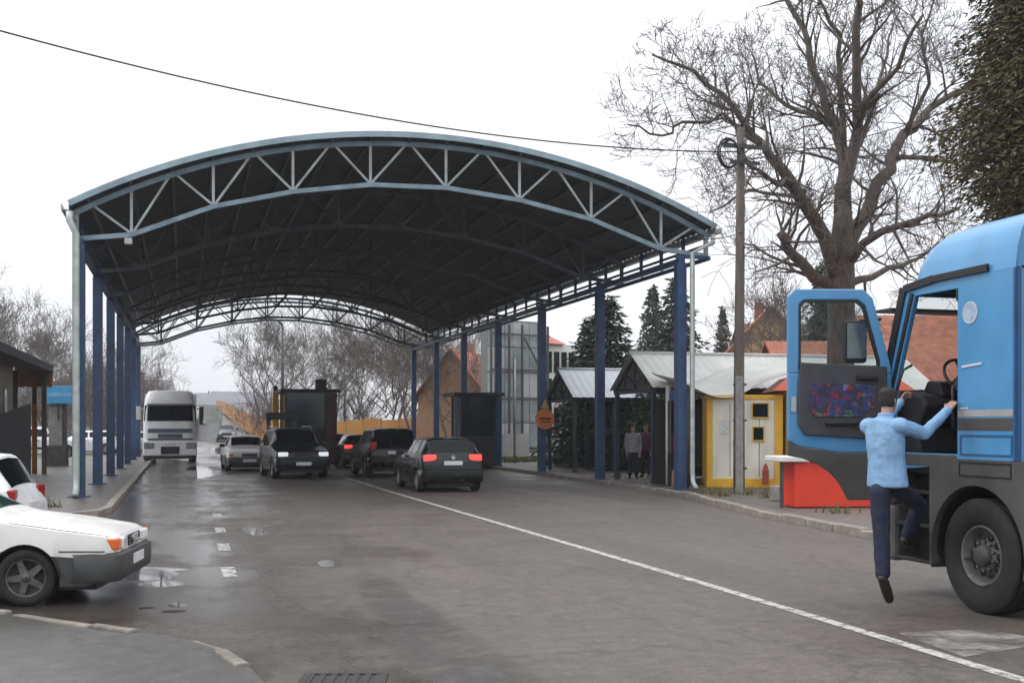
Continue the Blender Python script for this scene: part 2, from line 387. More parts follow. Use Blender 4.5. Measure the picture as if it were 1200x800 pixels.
soft_strip('asphalt_patch', [G(430, 672), G(465, 710), G(545, 785), G(620, 860)], .2, .62)

# --- kerbs and pavements
def kerb_run(parent, pts, stone=1.0, w=.15, h=.12, gap=.012, jit=.012, seed=0, km=None):
    r = random.Random(seed); src = None
    P2 = [Vector(p) for p in pts]
    segs = []
    for a, b_ in zip(P2, P2[1:]):
        L = (b_ - a).length; n = max(1, round(L / stone))
        for k in range(n): segs.append((a.lerp(b_, k / n), a.lerp(b_, (k + 1) / n)))
    for a, b_ in segs:
        d = b_ - a; L = d.length
        if src is None:
            m = MB(); m.b2(-.5, .5, -w / 2, w / 2, -.1, h); src = m.build('kerb_stone', km or M_kerb, parent, bevel=.02); o = src
        else: o = inst(src, 'kerb_stone', parent, (0, 0, 0))
        mid = (a + b_) / 2
        o.location = (mid.x + r.uniform(-jit, jit), mid.y + r.uniform(-jit, jit), r.uniform(-jit, jit)); o.scale = (L - gap, 1, 1)
        o.rotation_euler = (r.uniform(-.02, .02), r.uniform(-.01, .01), atan2(d.y, d.x) + r.uniform(-.015, .015))
def pavement(name, poly, m, h=.1):
    b = MB(); b.prism(poly, h + .1, Matrix.Translation((0, 0, -.1)))
    return tag(b.build(name, m), kind='structure')
M_kerb2 = mat('mossy worn kerb', (.10, .093, .078), .9, col2=(.25, .22, .19), scale=3.5, bump=.4)
# corner pavement at the near left: kerb worn and partly sunken
edge = [G(-160, 708), G(-60, 714), G(20, 721), G(112, 736), G(165, 743), G(220, 752), G(262, 765), G(292, 783), G(312, 806), G(322, 840), G(324, 900)]
poly = [(p.x, p.y) for p in edge] + [(1.2, 0.5), (-14, .5), (-14, edge[0].y)]
pv = pavement('pavement_near', poly, M_pave, .02)
kerb_run(pv, [(p.x - .02, p.y - .04) for p in edge], .85, .11, .032, .05, .03, 5, M_kerb2)
# pavement strip carrying the left posts
edgeL = [(-2.2, 23.4), (-1.65, 24.0), (-1.5, 25.0), (-1.5, 40), (-1.55, 66)]
pl_ = pavement('pavement_left', [(-7.5, 23.4)] + edgeL + [(-7.5, 66)], M_pave2, .1)
kerb_run(pl_, edgeL, 1.0, .16, .12, .012, .01, 6)
edgeR = [(9.9, 6), (10.2, 12), (10.5, 16.2), (10.85, 20.2), (11.35, 23.3), (11.85, 25.6), (12.1, 27.5), (12.2, 33), (12.25, 66)]
pr_ = pavement('pavement_right', edgeR + [(40, 66), (40, 6)], M_pave2, .1)
kerb_run(pr_, edgeR, 1.0, .18, .125, .015, .02, 7)
# booth island in the middle
isl = pavement('traffic_island', [(4.1, 47.6), (6.0, 47.6), (6.1, 48.5), (6.1, 56), (4.0, 56), (4.0, 48.5)], M_conc, .12)
# grass verge on the right behind the pavement
gv = MB(); rg = random.Random(3)
for k in range(6000):
    x = rg.uniform(13.0, 24); y = rg.uniform(50, 58); h = rg.uniform(.05, .16); a = rg.uniform(0, 6.3); w = .03
    gv.add([(x - w * cos(a), y - w * sin(a), .1), (x + w * cos(a), y + w * sin(a), .1), (x + rg.uniform(-.08, .08), y + rg.uniform(-.08, .08), .1 + h)], [(0, 1, 2)])
tag(gv.build('grass', mat('winter grass', (.10, .13, .035), .9, var=.3)), 'short winter grass on the verge below the white board', 'grass', kind='stuff')
# manhole grate at the bottom edge of the view
M_iron = mat('dark cast iron', (.025, .024, .023), .7, var=.3)
gr = thing('drain_grate', 'dark iron drain grate set in the road at the bottom edge', 'drain', tuple(G(402, 797)), -.25)
m = MB(); m.ring([(-.3, -.22), (.3, -.22), (.3, .22), (-.3, .22)], [(-.25, -.17), (.25, -.17), (.25, .17), (-.25, .17)], .012); m.build('frame', M_iron, gr)
m = MB(); m.b2(-.25, .25, -.17, .17, .001, .004); m.build('pit', M_black, gr)
for k in range(7):
    m = MB(); m.b2(-.24 + k * .08 - .022, -.24 + k * .08 + .022, -.168, .168, .004, .010); m.build('bar', M_iron, gr)

# ================================================================== BORDER CANOPY
canopy = thing('border_canopy', 'large arched checkpoint canopy on blue posts spanning the road', 'canopy', (5.36, 28.2, 0))
RR = 16.8; APEX = 8.90; SK = -.075; BAY = 6.03; NB = 6; HS = 7.92
def sk(x): return SK * x        # the front is not quite square to the road
MSK = (.985 / cos(math.atan(SK)), 1, 1); ASK = math.atan(SK)
def roof_z(x): return APEX - (RR - sqrt(RR * RR - x * x))
LOW = [(-7.95, 6.14), (-6.65, 6.28), (-4.75, 7.02), (-2.85, 7.45), (-.95, 7.70), (.95, 7.70), (2.85, 7.47), (4.75, 7.05), (6.65, 6.35), (7.95, 6.2)]
tm = MB()
xs = [-8 + 16 * k / 32 for k in range(33)]
for a, b_ in zip(xs, xs[1:]): tm.bar((a, 0, roof_z(a) - .16), (b_, 0, roof_z(b_) - .16), .1, .12)
for a, b_ in zip(LOW, LOW[1:]): tm.bar((a[0], 0, a[1]), (b_[0], 0, b_[1]), .09, .11)
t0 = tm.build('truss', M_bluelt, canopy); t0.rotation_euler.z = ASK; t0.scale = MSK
members = []
for i, (x, z) in enumerate(LOW[1:-1]):
    members.append(((x, .0, z + .05), (x, .0, roof_z(x) - .2), .065))
    for sx in (-1, 1):
        xt = x + sx * .86
        if abs(xt) > 7.7: xt = sx * 7.75
        members.append(((x + sx * .04, .0, z + .06), (xt, .0, roof_z(xt) - .2), .055))
for sx in (-1, 1): members.append(((sx * 7.9, 0, 6.2), (sx * 7.9, 0, roof_z(7.9) - .18), .1))
proto = []; M_web = mat('pale web steel', (.33, .37, .38), .5, .2, var=.3, scale=2)
for a, b_, w in members:
    m = MB(); m.bar(a, b_, w); proto.append(m.build('web_member', M_web, t0))
M_tdark = mat('shade dark truss paint', (.075, .088, .10), .6, var=.3)  # inner trusses: the shade under the roof is put into a darker colour
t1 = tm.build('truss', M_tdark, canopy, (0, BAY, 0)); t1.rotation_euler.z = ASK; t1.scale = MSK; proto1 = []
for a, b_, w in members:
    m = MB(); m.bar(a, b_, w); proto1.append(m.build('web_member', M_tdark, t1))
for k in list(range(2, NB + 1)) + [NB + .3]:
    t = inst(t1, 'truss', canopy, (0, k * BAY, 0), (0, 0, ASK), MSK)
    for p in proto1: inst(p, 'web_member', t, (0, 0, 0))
# posts with base plates
pm = MB(); pm.b2(-.13, .13, -.13, .13, .1, 6.0)
post0 = None
for sx, px in ((-1, -7.72), (1, 7.08)):
    for k in range(NB + 1):
        if post0 is None: post0 = pm.build('post', M_blue, canopy, (px, k * BAY + sk(px), 0), bevel=.015); o = post0
        else: o = inst(post0, 'post', canopy, (px, k * BAY + sk(px), 0))
        b = MB(); b.b2(-.24, .24, -.24, .24, .09, .125); b.build('base_plate', M_blue, o)
# eave beams, struts
L0, L1 = -.1, NB * BAY + .1
for x, z, w, h in ((-7.72, 6.07, .2, .16), (7.08, 6.05, .16, .13), (7.83, 6.13, .08, .10), (-7.84, 6.55, .08, .08), (7.84, 6.50, .06, .06)):
    m = MB(); m.b2(x - w / 2, x + w / 2, L0 + sk(x), L1 + sk(x), z - h / 2, z + h / 2); m.build('eave_beam', M_blue, canopy)
st0 = None
for sx in (-1, 1):
    for k in range(NB * 4 + 1):
        y = k * BAY / 4
        if k % 4 == 0: continue
        if st0 is None:
            m = MB(); m.b2(-.04, .04, -.04, .04, 6.2, 6.9); st0 = m.build('eave_strut', M_blue, canopy); o = st0
        else: o = inst(st0, 'eave_strut', canopy, (0, 0, 0))
        o.location = (sx * 7.82, y + sk(sx * 7.82), 0)
for k in range(NB + 1):
    m = MB(); m.bar((6.95, k * BAY + sk(7), 6.16), (7.86, k * BAY + sk(7.86), 6.16), .1, .08); m.build('bracket', M_blue, canopy)
# purlins
for k in range(17):
    x = -7.5 + 15.0 * k / 16
    m = MB(); m.box((0, 0, 0), (.07, NB * BAY + .3 * BAY + .3, .09)); o = m.build('purlin', M_dsteel, canopy, (x, (NB + .3) * BAY / 2 + sk(x), roof_z(x) - .075)); o.rotation_euler.y = math.asin(x / RR)
# roof sheets: curved, ribbed along the arc; one mesh shared
NS = 14; AL = math.asin(HS / RR); da = 2 * AL / NS
sh = MB(); vs = []; ny = 36
for j in range(ny + 1):
    y = BAY * j / ny; dz = .035 if (j // 1) % 2 else 0
    for i in range(3):
        a = (-da / 2 + da * i / 2) * 1.03; vs.append(((RR + dz) * sin(a), y, (RR + dz) * cos(a) - RR))
sh.add(vs, [(j * 3 + i, j * 3 + i + 1, (j + 1) * 3 + i + 1, (j + 1) * 3 + i) for j in range(ny) for i in range(2)])
s0 = None
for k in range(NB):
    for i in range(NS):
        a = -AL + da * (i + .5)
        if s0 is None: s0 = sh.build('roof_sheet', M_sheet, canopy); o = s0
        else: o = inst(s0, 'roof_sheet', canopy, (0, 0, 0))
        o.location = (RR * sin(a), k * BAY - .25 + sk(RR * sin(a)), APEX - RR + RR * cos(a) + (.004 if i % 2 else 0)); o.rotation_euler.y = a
# rim along the front edge and eave gutters
fm = MB()
xs = [-HS + 2 * HS * k / 40 for k in range(41)]
for a, b_ in zip(xs, xs[1:]): fm.bar((a, -.33 + sk(a), roof_z(a) + .0), (b_, -.33 + sk(b_), roof_z(b_) + .0), .05, .14)
fm.build('fascia', mat('pale blue metal trim', (.27, .36, .40), .45, .3, var=.25, scale=2), canopy)
for sx in (-1, 1):
    m = MB(); x = sx * (HS + .09); z = roof_z(HS)
    y0_, y1_ = -.28 + sk(x), NB * BAY + sk(x); m.b2(x - .09, x + .09, y0_, y1_, z - .15, z - .13); m.b2(x - .09, x - .075, y0_, y1_, z - .13, z); m.b2(x + .075, x + .09, y0_, y1_, z - .13, z)
    m.build('gutter', M_steel, canopy)
for px, bx in ((-7.76, -7.9), (7.25, 7.85)):
    m = MB(); ys_ = sk(px); m.tube([(bx, ys_ - .32, 6.72), (bx, ys_ - .34, 6.52), (px, ys_ - .36, 6.22), (px, ys_ - .36, .55), (px, ys_ - .40, .3), (px, ys_ - .62, .16)], .085 if px < 0 else .065, 12)
    m.build('downpipe', M_steel, canopy)
m = MB(); m.box((-6.62, sk(-6.62) - .02, 6.12), (.18, .14, .15)); m.build('floodlight', M_steel, canopy, bevel=.02)

# ================================================================== CARS
def wheel_proto(rt, wt, rr, spokes, rim_m):
    """tyre about Y axis (outer face towards +Y) and a spoked rim"""
    Mx = Matrix.Rotation(-pi / 2, 4, 'X')
    t = MB(); h = wt / 2
    t.lathe([(rr * .98, -h * .8), (rr * 1.05, -h), (rt * .9, -h * 1.02), (rt * .985, -h * .78), (rt, -h * .4), (rt, h * .4), (rt * .985, h * .78), (rt * .9, h * 1.02), (rr * 1.05, h), (rr * .98, h * .8)], 32, Mx)
    r = MB(); r.lathe([(rr, h * .8), (rr * .93, h * .84), (rr * .9, h * .55), (rr * .88, h * .1), (0.01, h * .05)], 32, Mx)
    for k in range(spokes):
        a = 2 * pi * k / spokes + .3
        c, s_ = cos(a), sin(a); tx, tz = -s_, c
        w0, w1 = rr * .2, rr * .13
        vs = []
        for rad, w, yy in ((rr * .12, w0, h * .78), (rr * .93, w1, h * .7)):
            for sg in (-1, 1):
                for yo in (yy, yy - h * .35): vs.append((c * rad + tx * w * sg, yo, s_ * rad + tz * w * sg))
        r.add(vs, [(0, 4, 6, 2), (1, 3, 7, 5), (0, 1, 5, 4), (2, 6, 7, 3), (4, 5, 7, 6)])
    r.lathe([(rr * .24, h * .6), (rr * .22, h * .82), (.01, h * .86)], 16, Mx)
    return t, r
def prof_pts(c, s):
    T, B, W = curve(c['T'], s), curve(c['B'], s), curve(c['W'], s)
    zb = c['zb'] + (.10 * max(0, 1 - s / .3) if s < .3 else 0) + (.12 * max(0, 1 - (c['L'] - s) / .35) if c['L'] - s < .35 else 0)
    B = min(B, T - .02)
    h = T - B; t = max(0, min(1, h / .33)); Gw = curve(c['G'], s)
    za = zb
    for sw in c['wheels']:
        d = abs(s - sw); ra = c['arch']
        if d < ra: za = max(za, c['rt'] + sqrt(ra * ra - d * d))
    flare = .012 if za > zb + .01 else 0
    zm = max(lerp(zb, B, .55), za + .012)
    zm2 = max(B - .10, zm + .012)
    return [(W - .035 + flare, za), (W + flare * .8, zm), (W - .005, zm2), (W - .035, max(B, zm2 + .01)), (lerp(W - .06, W - .075, t), max(B, zm2 + .01) + lerp(.004, .03, t)),
            (lerp(W * .78, Gw, t), B + h * lerp(.55, .86, t)), (lerp(W * .45, Gw - .13, t), T - lerp(.006, .018, t)), (0, T)]
def surf(c, s, q):
    """q 0..14 : right sill .. roof centre(7) .. left sill"""
    p = prof_pts(c, s); sd = -1 if q <= 7 else 1; qq = q if q <= 7 else 14 - q
    i = min(6, int(qq)); f = qq - i
    return Vector((c['L'] / 2 - s, sd * lerp(p[i][0], p[i + 1][0], f), lerp(p[i][1], p[i + 1][1], f)))
def patch(c, s00, s01, s10, s11, q0, q1, off=.005, n=6, m=4):
    """glass patch: lower edge s00..s01 at q0, upper edge s10..s11 at q1"""
    b = MB(); vs = []
    def S(a, t):
        return surf(c, lerp(lerp(s00, s01, a), lerp(s10, s11, a), t), lerp(q0, q1, t))
    for j in range(m + 1):
        for i in range(n + 1):
            a, t = i / n, j / m; e = .02
            p = S(a, t); nx = (S(min(1, a + e), t) - S(max(0, a - e), t)).cross(S(a, min(1, t + e)) - S(a, max(0, t - e)))
            ctr = Vector((p.x, 0, .7)); nx = nx.normalized() if nx.length > 1e-9 else Vector((0, 0, 1))
            if nx.dot(p - ctr) < 0: nx = -nx
            vs.append(p + nx * off)
    b.add(vs, [(j * (n + 1) + i, j * (n + 1) + i + 1, (j + 1) * (n + 1) + i + 1, (j + 1) * (n + 1) + i) for j in range(m) for i in range(n)], 0, True)
    return b
def make_car(c, name, label, cat, loc, heading, group=None):
    """heading: world angle of the nose, 0 = +X"""
    root = thing(name, label, cat, (loc[0], loc[1], loc[2] if len(loc) > 2 else 0), heading, group)
    root.scale = (c.get('scale', 1),) * 3
    L = c['L']
    S = set([0, L]); x = 0
    while x < L: S.add(round(x, 3)); x += .11
    for k in c['T'] + c['W'] + c['B']: S.add(k[0])
    for sw in c['wheels']:
        for k in range(-8, 9): S.add(round(sw + c['arch'] * sin(k / 8 * pi / 2) * .999, 4))
        S.add(sw - c['arch'] - .004); S.add(sw + c['arch'] + .004)
    S = sorted(s for s in S if 0 <= s <= L)
    b = MB(); vs = []
    for s in S:
        for q in range(15): vs.append(surf(c, s, q))
    fs = []; mi = []
    lower = c.get('lower')
    for i in range(len(S) - 1):
        for q in range(14):
            fs.append((i * 15 + q, i * 15 + q + 1, (i + 1) * 15 + q + 1, (i + 1) * 15 + q)); mi.append(1 if (lower and q in (0, 13)) else 0)
    b.add(vs, fs); b.m = mi
    n0 = (len(S) - 1) * 15
    b.add([], []); o = len(b.f)
    b.f.append(tuple(range(15))); b.m.append(0); b.sm.append(False)
    b.f.append(tuple(range(n0, n0 + 15))); b.m.append(0); b.sm.append(False)
    b.build('body', [c['paint'], lower or c['paint']], root, autosmooth=38)
    u = MB(); wmax = max(k[1] for k in c['W'])
    u.b2(-L / 2 + .25, L / 2 - .25, -wmax + .24, wmax - .24, c['zb'] - .06, c['zb'] + .34); u.build('underbody', M_black, root)
    # arch liners
    for sw in c['wheels']:
        for sd in (-1, 1):
            m = MB(); y0 = sd * (wmax - .26); M_ = Matrix.Translation((L / 2 - sw, y0, c['rt'])) @ Matrix.Rotation(-pi / 2 * sd, 4, 'X')
            a = c['arch'] + .01
            vs = []
            for hh in (0, .21):
                for k in range(17): t = pi * k / 16; vs.append(Vector((L / 2 - sw + a * cos(t), y0 + sd * hh, c['rt'] + a * sin(t))))
            m.add(vs, [(k, k + 1, 18 + k, 17 + k) for k in range(16)]); m.add(vs[:17] + [Vector((L / 2 - sw, y0, c['rt']))], [(k, k + 1, 17) for k in range(16)])
            m.build('wheel_arch', M_black, root)
    # wheels
    tb, rb = wheel_proto(c['rt'], c.get('wt', .19), c['rt'] * c.get('rimk', .66), c.get('spokes', 5), M_alloy)
    t0_ = r0_ = None
    for sw in c['wheels']:
        for sd in (-1, 1):
            if t0_ is None:
                t0_ = tb.build('wheel', M_rubber, root); r0_ = rb.build('rim', c.get('rimm', M_alloy), t0_); w, r_ = t0_, r0_
            else: w = inst(t0_, 'wheel', root, (0, 0, 0)); r_ = inst(r0_, 'rim', w, (0, 0, 0))
            w.location = (L / 2 - sw, sd * (wmax - .115), c['rt']); w.rotation_euler = (0, .4 * sw, 0 if sd > 0 else pi)
            if sw == c['wheels'][0] and c.get('steer'): w.rotation_euler.z += c['steer']
    # glass
    a0, a1, b0, b1 = c['ws']     # windscreen bottom s, top s ; rear window top s, bottom s
    patch(c, a0, a0, a1, a1, 5.25, 7, n=1).build  # (kept simple: whole screen below)
    def screen(sa, sb, nm, k=.22):
        m = MB(); vs = []; n = 10
        for j in range(5):
            s = lerp(sa, sb, j / 4)
            for i in range(n + 1):
                q = lerp(5 + k, 9 - k, i / n); e = .01
                p = surf(c, s, q); d1 = surf(c, s + e, q) - surf(c, s - e, q); d2 = surf(c, s, q + .05) - surf(c, s, q - .05)
                nn = d1.cross(d2).normalized()
                if nn.z < 0: nn = -nn
                vs.append(p + nn * .006)
        m.add(vs, [(j * (n + 1) + i, j * (n + 1) + i + 1, (j + 1) * (n + 1) + i + 1, (j + 1) * (n + 1) + i) for j in range(4) for i in range(n)], 0, True)
        return m.build(nm, c.get('glass', M_dglass), root)
    screen(lerp(a0, a1, .1), lerp(a0, a1, .93), 'windscreen'); screen(lerp(b0, b1, .07), lerp(b0, b1, .9), 'rear_window')
    for (f0, f1, g0, g1) in c['side']:   # bottom s0,s1 ; top s0,s1
        for sd in (0, 1):
            qa, qb = (4.12, 4.93) if sd == 0 else (14 - 4.12, 14 - 4.93)
            patch(c, f0, f1, g0, g1, qa, qb).build('side_window', c.get('glass', M_dglass), root)
    def wbox(x, y, z, dx, dy, dz, nm, m, bev=.012, both=True, rz=0):
        for sd in ((-1, 1) if both else (1,)):
            k = MB(); k.box((x, sd * y, z), (dx, dy, dz), rz * sd); k.build(nm, m, root, bevel=bev)
    F = L / 2; d = c
    # bumpers follow the plan curve
    for nm, s_list, z0, z1 in (('front_bumper', [0, .04, .1, .22, .42], c['bf'][0], c['bf'][1]), ('rear_bumper', [L, L - .04, L - .1, L - .22, L - .4], c['br'][0], c['br'][1])):
        m = MB(); pts = []
        for s in reversed(s_list): pts.append((F - s, -(curve(c['W'], s))))
        for s in s_list: pts.append((F - s, (curve(c['W'], s))))
        out = c.get('bout', .05); sg = 1 if nm[0] == 'f' else -1
        vs = []
        for i, (x, y) in enumerate(pts):
            tt = 1 - abs(i - (len(pts) - 1) / 2) / ((len(pts) - 1) / 2)
            ox = x + sg * out * min(1, tt * 2.2); oy = y + (.014 if y > 0 else -.014)
            for (xx, yy, zz) in ((ox - sg * out, oy * .98, z0 - .0), (ox - sg * .012, oy, z0 + .03), (ox, oy, lerp(z0, z1, .5)), (ox - sg * .008, oy, z1 - .03), (ox - sg * out, oy * .97, z1)): vs.append((xx, yy, zz))
        n = len(pts); m.add(vs, [(i * 5 + k, i * 5 + k + 1, (i + 1) * 5 + k + 1, (i + 1) * 5 + k) for i in range(n - 1) for k in range(4)])
        m.build(nm, c.get('bump', c['paint']), root, autosmooth=50)
    hl = c['head']; wbox(F - .03, hl[0], hl[1], .10, hl[2], hl[3], 'headlight', c.get('headm', M_head), .02, True, -.12)
    if c.get('grille'):
        gz, gw, gh = c['grille']; wbox(F - .01, 0, gz, .05, gw, gh, 'grille', M_black, .01, False)
    if c.get('ind'):
        iy, iz, iw, ih = c['ind']; wbox(F - .10, iy, iz, .22, iw, ih, 'indicator', M_amber, .015)
    tl = c['tail']; wbox(-F + tl[4], tl[0], tl[1], .10, tl[2], tl[3], 'tail_light', c.get('tailm', M_redl), .02, True, .12)
    wbox(F + c.get('bout', .05) + .004, 0, c['plf'], .012, .5, .11, 'number_plate', M_plate, .003, False)
    px = c.get('plr_x', -F - .008); wbox(px, 0, c['plr'], .012, .5, .11, 'number_plate', M_plate, .003, False)
    # mirrors, handles, roof rails, seams
    s_m = c['side'][0][0] + .12; pm_ = prof_pts(c, s_m)[3]
    wbox(F - s_m, pm_[0] + .10, pm_[1] + .09, .10, .2, .13, 'mirror', c.get('mirm', M_black), .03)
    for f0, f1, g0, g1 in c['side'][:c.get('doors', 2)]:
        s_h = f1 - .13; q_ = prof_pts(c, s_h)[2]; wbox(F - s_h, q_[0] + .012, q_[1] - .01, .17, .025, .03, 'door_handle', c.get('hand', M_black), .006)
        p1 = prof_pts(c, f1 + .03)
        for sd in (-1, 1):
            k = MB(); k.bar((F - f1 - .03, sd * (p1[1][0] + .001), p1[0][1] + .1), (F - f1 - .03, sd * (p1[2][0] + .001), p1[2][1] + .06), .008, .006); k.build('door_seam', M_black, root)
    if c.get('rails'):
        s1, s2 = c['rails']
        for sd in (-1, 1):
            k = MB(); y = sd * (curve(c['G'], s1) - .06); z = curve(c['T'], (s1 + s2) / 2) + .05
            k.tube([(F - s1, y, z - .07), (F - s1 - .1, y, z), (F - s2 + .1, y, z), (F - s2, y, z - .07)], .016, 6); k.build('roof_rail', M_chrome, root)
    if c.get('trim'):
        z0, z1 = c['trim']
        for sd in (-1, 1):
            k = MB(); s1, s2 = c['wheels'][0] + c['arch'] + .02, c['wheels'][1] - c['arch'] - .02
            k.b2(F - s2, F - s1, sd * (wmax - .0), sd * (wmax + .016), z0, z1); k.build('side_moulding', M_black, root, bevel=.005)
    return root

def paint(name, col, rough=.32, metal=0., coat=.35, spec=None): return mat(name, col, rough, metal, var=.1, scale=2.5, coat=coat, spec=spec)
sedan = dict(L=4.39, zb=.20, rt=.30, arch=.345, wheels=(.93, 3.47), scale=1.0,
    T=[(0, .70), (.03, .735), (.12, .775), (.6, .865), (1.18, .935), (1.28, .97), (2.02, 1.335), (2.25, 1.385), (2.75, 1.40), (3.1, 1.36), (3.72, 1.02), (3.85, .985), (4.25, .955), (4.36, .90), (4.39, .80)],
    B=[(0, .66), (.1, .71), (1.2, .88), (2.5, .90), (4.2, .92), (4.39, .78)], W=[(0, .70), (.04, .755), (.14, .80), (.5, .835), (1.5, .848), (3, .848), (4, .82), (4.25, .79), (4.39, .70)],
    G=[(1.2, .60), (2.2, .575), (3, .575), (3.8, .59)], ws=(1.28, 2.02, 3.10, 3.72),
    side=[(1.62, 2.44, 2.02, 2.44), (2.52, 3.18, 2.52, 3.02), (3.22, 3.45, 3.07, 3.17)], bf=(.28, .56), br=(.30, .58), head=(.47, .635, .30, .125), grille=(.635, .56, .12), ind=(.685, .635, .15, .12),
    tail=(.55, .73, .36, .16, .03), plf=.43, plr=.70, paint=paint('white car paint', (.74, .73, .69)))
hatch = dict(L=4.05, zb=.19, rt=.31, arch=.35, wheels=(.86, 3.37),
    T=[(0, .70), (.04, .74), (.2, .80), (.95, .96), (1.05, 1.0), (1.85, 1.40), (2.1, 1.45), (3.3, 1.455), (3.65, 1.43), (3.72, 1.40), (3.95, 1.02), (4.0, .92), (4.05, .80)],
    B=[(0, .66), (.1, .72), (1.0, .92), (2.5, .95), (3.9, 1.0), (4.05, .78)], W=[(0, .68), (.05, .76), (.16, .82), (.5, .86), (1.5, .878), (3, .878), (3.8, .85), (3.97, .82), (4.05, .76)],
    G=[(1, .62), (2, .60), (3.3, .60), (3.9, .64)], ws=(1.05, 1.85, 3.72, 3.95),
    side=[(1.42, 2.30, 1.86, 2.30), (2.40, 3.08, 2.40, 3.08), (3.15, 3.62, 3.15, 3.48)], bf=(.26, .58), br=(.28, .62), head=(.58, .68, .30, .15), grille=(.66, .8, .1),
    tail=(.62, .92, .34, .17, .07), plf=.42, plr=.78, paint=paint('black green car paint', (.006, .009, .008), .25, 0, .18, .35))
suv = dict(hatch, L=4.45, zb=.27, rt=.35, arch=.40, wheels=(.9, 3.55), wt=.23,
    T=[(0, .80), (.03, .90), (.2, .97), (1.1, 1.10), (1.2, 1.14), (1.88, 1.62), (2.15, 1.685), (3.7, 1.69), (4.0, 1.66), (4.06, 1.63), (4.33, 1.15), (4.4, 1.05), (4.45, .85)],
    B=[(0, .76), (.1, .88), (1.1, 1.05), (2.5, 1.09), (4.3, 1.11), (4.45, .83)], W=[(0, .72), (.05, .80), (.16, .87), (.5, .905), (1.5, .915), (3.2, .915), (4.1, .89), (4.35, .86), (4.45, .80)],
    G=[(1, .66), (2, .65), (3.6, .65), (4.3, .69)], ws=(1.2, 1.88, 4.06, 4.33),
    side=[(1.55, 2.42, 1.92, 2.42), (2.52, 3.30, 2.52, 3.30), (3.38, 4.08, 3.38, 3.9)], bf=(.34, .70), br=(.36, .70), head=(.66, .83, .32, .14), grille=(.80, .62, .15),
    tail=(.74, 1.08, .22, .3, .09), plf=.52, plr=.86, rails=(1.95, 3.9), trim=(.5, .62), paint=paint('black blue car paint', (.014, .017, .024), .28))
UP = pi / 2      # nose along +Y (away from the camera)
DN = -pi / 2     # nose towards the camera
def gp(u, v): p = G(u, v); return (p.x, p.y)

# near white sedan with the grey lower body, nose to the right
M_grey = mat('grey bumper plastic', (.058, .060, .060), .6, var=.2, scale=4)
near = dict(sedan, scale=.935, lower=M_grey, bump=M_grey, bf=(.24, .555), bout=.055, trim=(.40, .50), glass=mat('greenish window glass', (.018, .045, .038), .05, var=.2, scale=1), spokes=5, rimk=.68, steer=.12,
            rimm=mat('dull alloy', (.12, .115, .11), .5, .5, var=.3, scale=10), wt=.195)
c_near = make_car(near, 'sedan', 'white sedan with grey lower body and amber indicator, nose by the puddle', 'car', (0, 0), 0)
hd = radians(-10)
wheel_w = G(32, 709)           # right front wheel contact
off = Vector((near['L'] / 2 - .93, -(.848 - .115), 0)) * .935; off.rotate(Euler((0, 0, hd)))
c_near.location = (wheel_w.x - off.x, wheel_w.y - off.y, 0); c_near.rotation_euler.z = hd
for sd in (-1, 1):             # bonnet gap, wing joint and arch lip
    m = MB(); q_ = [surf(near, s, 3.9 if sd < 0 else 10.1) + Vector((0, 0, .002)) for s in (.10, .3, .5, .7, .9, 1.1)]; m.tube(q_, .004, 4); m.build('bonnet_gap', M_black, c_near)
    m = MB(); m.tube([Vector((near['L'] / 2 - .93 + .35 * cos(t * pi / 14), sd * (curve(near['W'], .93 - .35 * cos(t * pi / 14)) - .008), .30 + .35 * sin(t * pi / 14))) for t in range(15)], .014, 5); m.build('arch_lip', M_black, c_near)
    m = MB(); m.bar((near['L'] / 2 - .12, sd * .802, .565), (near['L'] / 2 - .58, sd * .845, .575), .004, .012); m.build('bumper_gap', M_black, c_near)
    m = MB(); m.box((near['L'] / 2 - 1.42, sd * .85, .66), (.09, .012, .03)); m.build('side_repeater', M_amber, c_near)
for z in (.60, .635, .67):
    m = MB(); m.b2(near['L'] / 2 + .016, near['L'] / 2 + .02, -.27, .27, z - .004, z + .004); m.build('grille_slat', M_chrome, c_near)
m = MB(); m.b2(near['L'] / 2 + .02, near['L'] / 2 + .05, -.6, .6, .27, .33); m.build('air_intake', M_black, c_near)
for k in range(4):             # interlocked rings on the grille
    m = MB(); m.tube([(2.222, -.105 + k * .07 + .05 * cos(t * pi / 8), .635 + .05 * sin(t * pi / 8)) for t in range(17)], .007, 5); m.build('ring_emblem', M_chrome, c_near)
# white hatchback tail at the left edge
wh = dict(hatch, paint=paint('cool white car paint', (.74, .75, .76)), tail=(.66, .88, .26, .26, .10), bump=paint('cool white car paint', (.74, .75, .76)))
p = P(46, 577, 14.2); make_car(wh, 'hatchback', 'white hatchback at the left edge, its tail just behind the white sedan', 'car', (p.x - 2.1, p.y + .45), radians(174))
# queue waiting on the right
golf = dict(hatch, tailm=M_redlit)
o = make_car(golf, 'hatchback', 'black hatchback with lit brake lights, nearest in the queue', 'car', (6.82, 29.75 + 2.0), radians(91))
m = MB(); m.lathe([(.055, 0), (.055, .012), (.04, .012), (.04, .002), (.0, .002)], 20, Matrix.Translation((-2.018, 0, .93)) @ Matrix.Rotation(-pi / 2, 4, 'Y')); m.build('round_emblem', M_chrome, o)
mpv = dict(suv, T=[(a, b_ * (1 if b_ < 1.2 else 1.0)) for a, b_ in suv['T']], paint=paint('black car paint', (.006, .006, .007), .25, 0, .18, .35), rails=None)
make_car(mpv, 'minivan', 'tall black minivan queueing just ahead of the black hatchback', 'car', (6.85, 38.6 + 2.2), radians(91))
br = dict(hatch, paint=paint('brown car paint', (.05, .03, .025), .3), tailm=M_redlit, scale=.97)
make_car(br, 'hatchback', 'brown hatchback with red tail light ahead of the black minivan', 'car', (7.15, 47.6 + 2.0), radians(90))
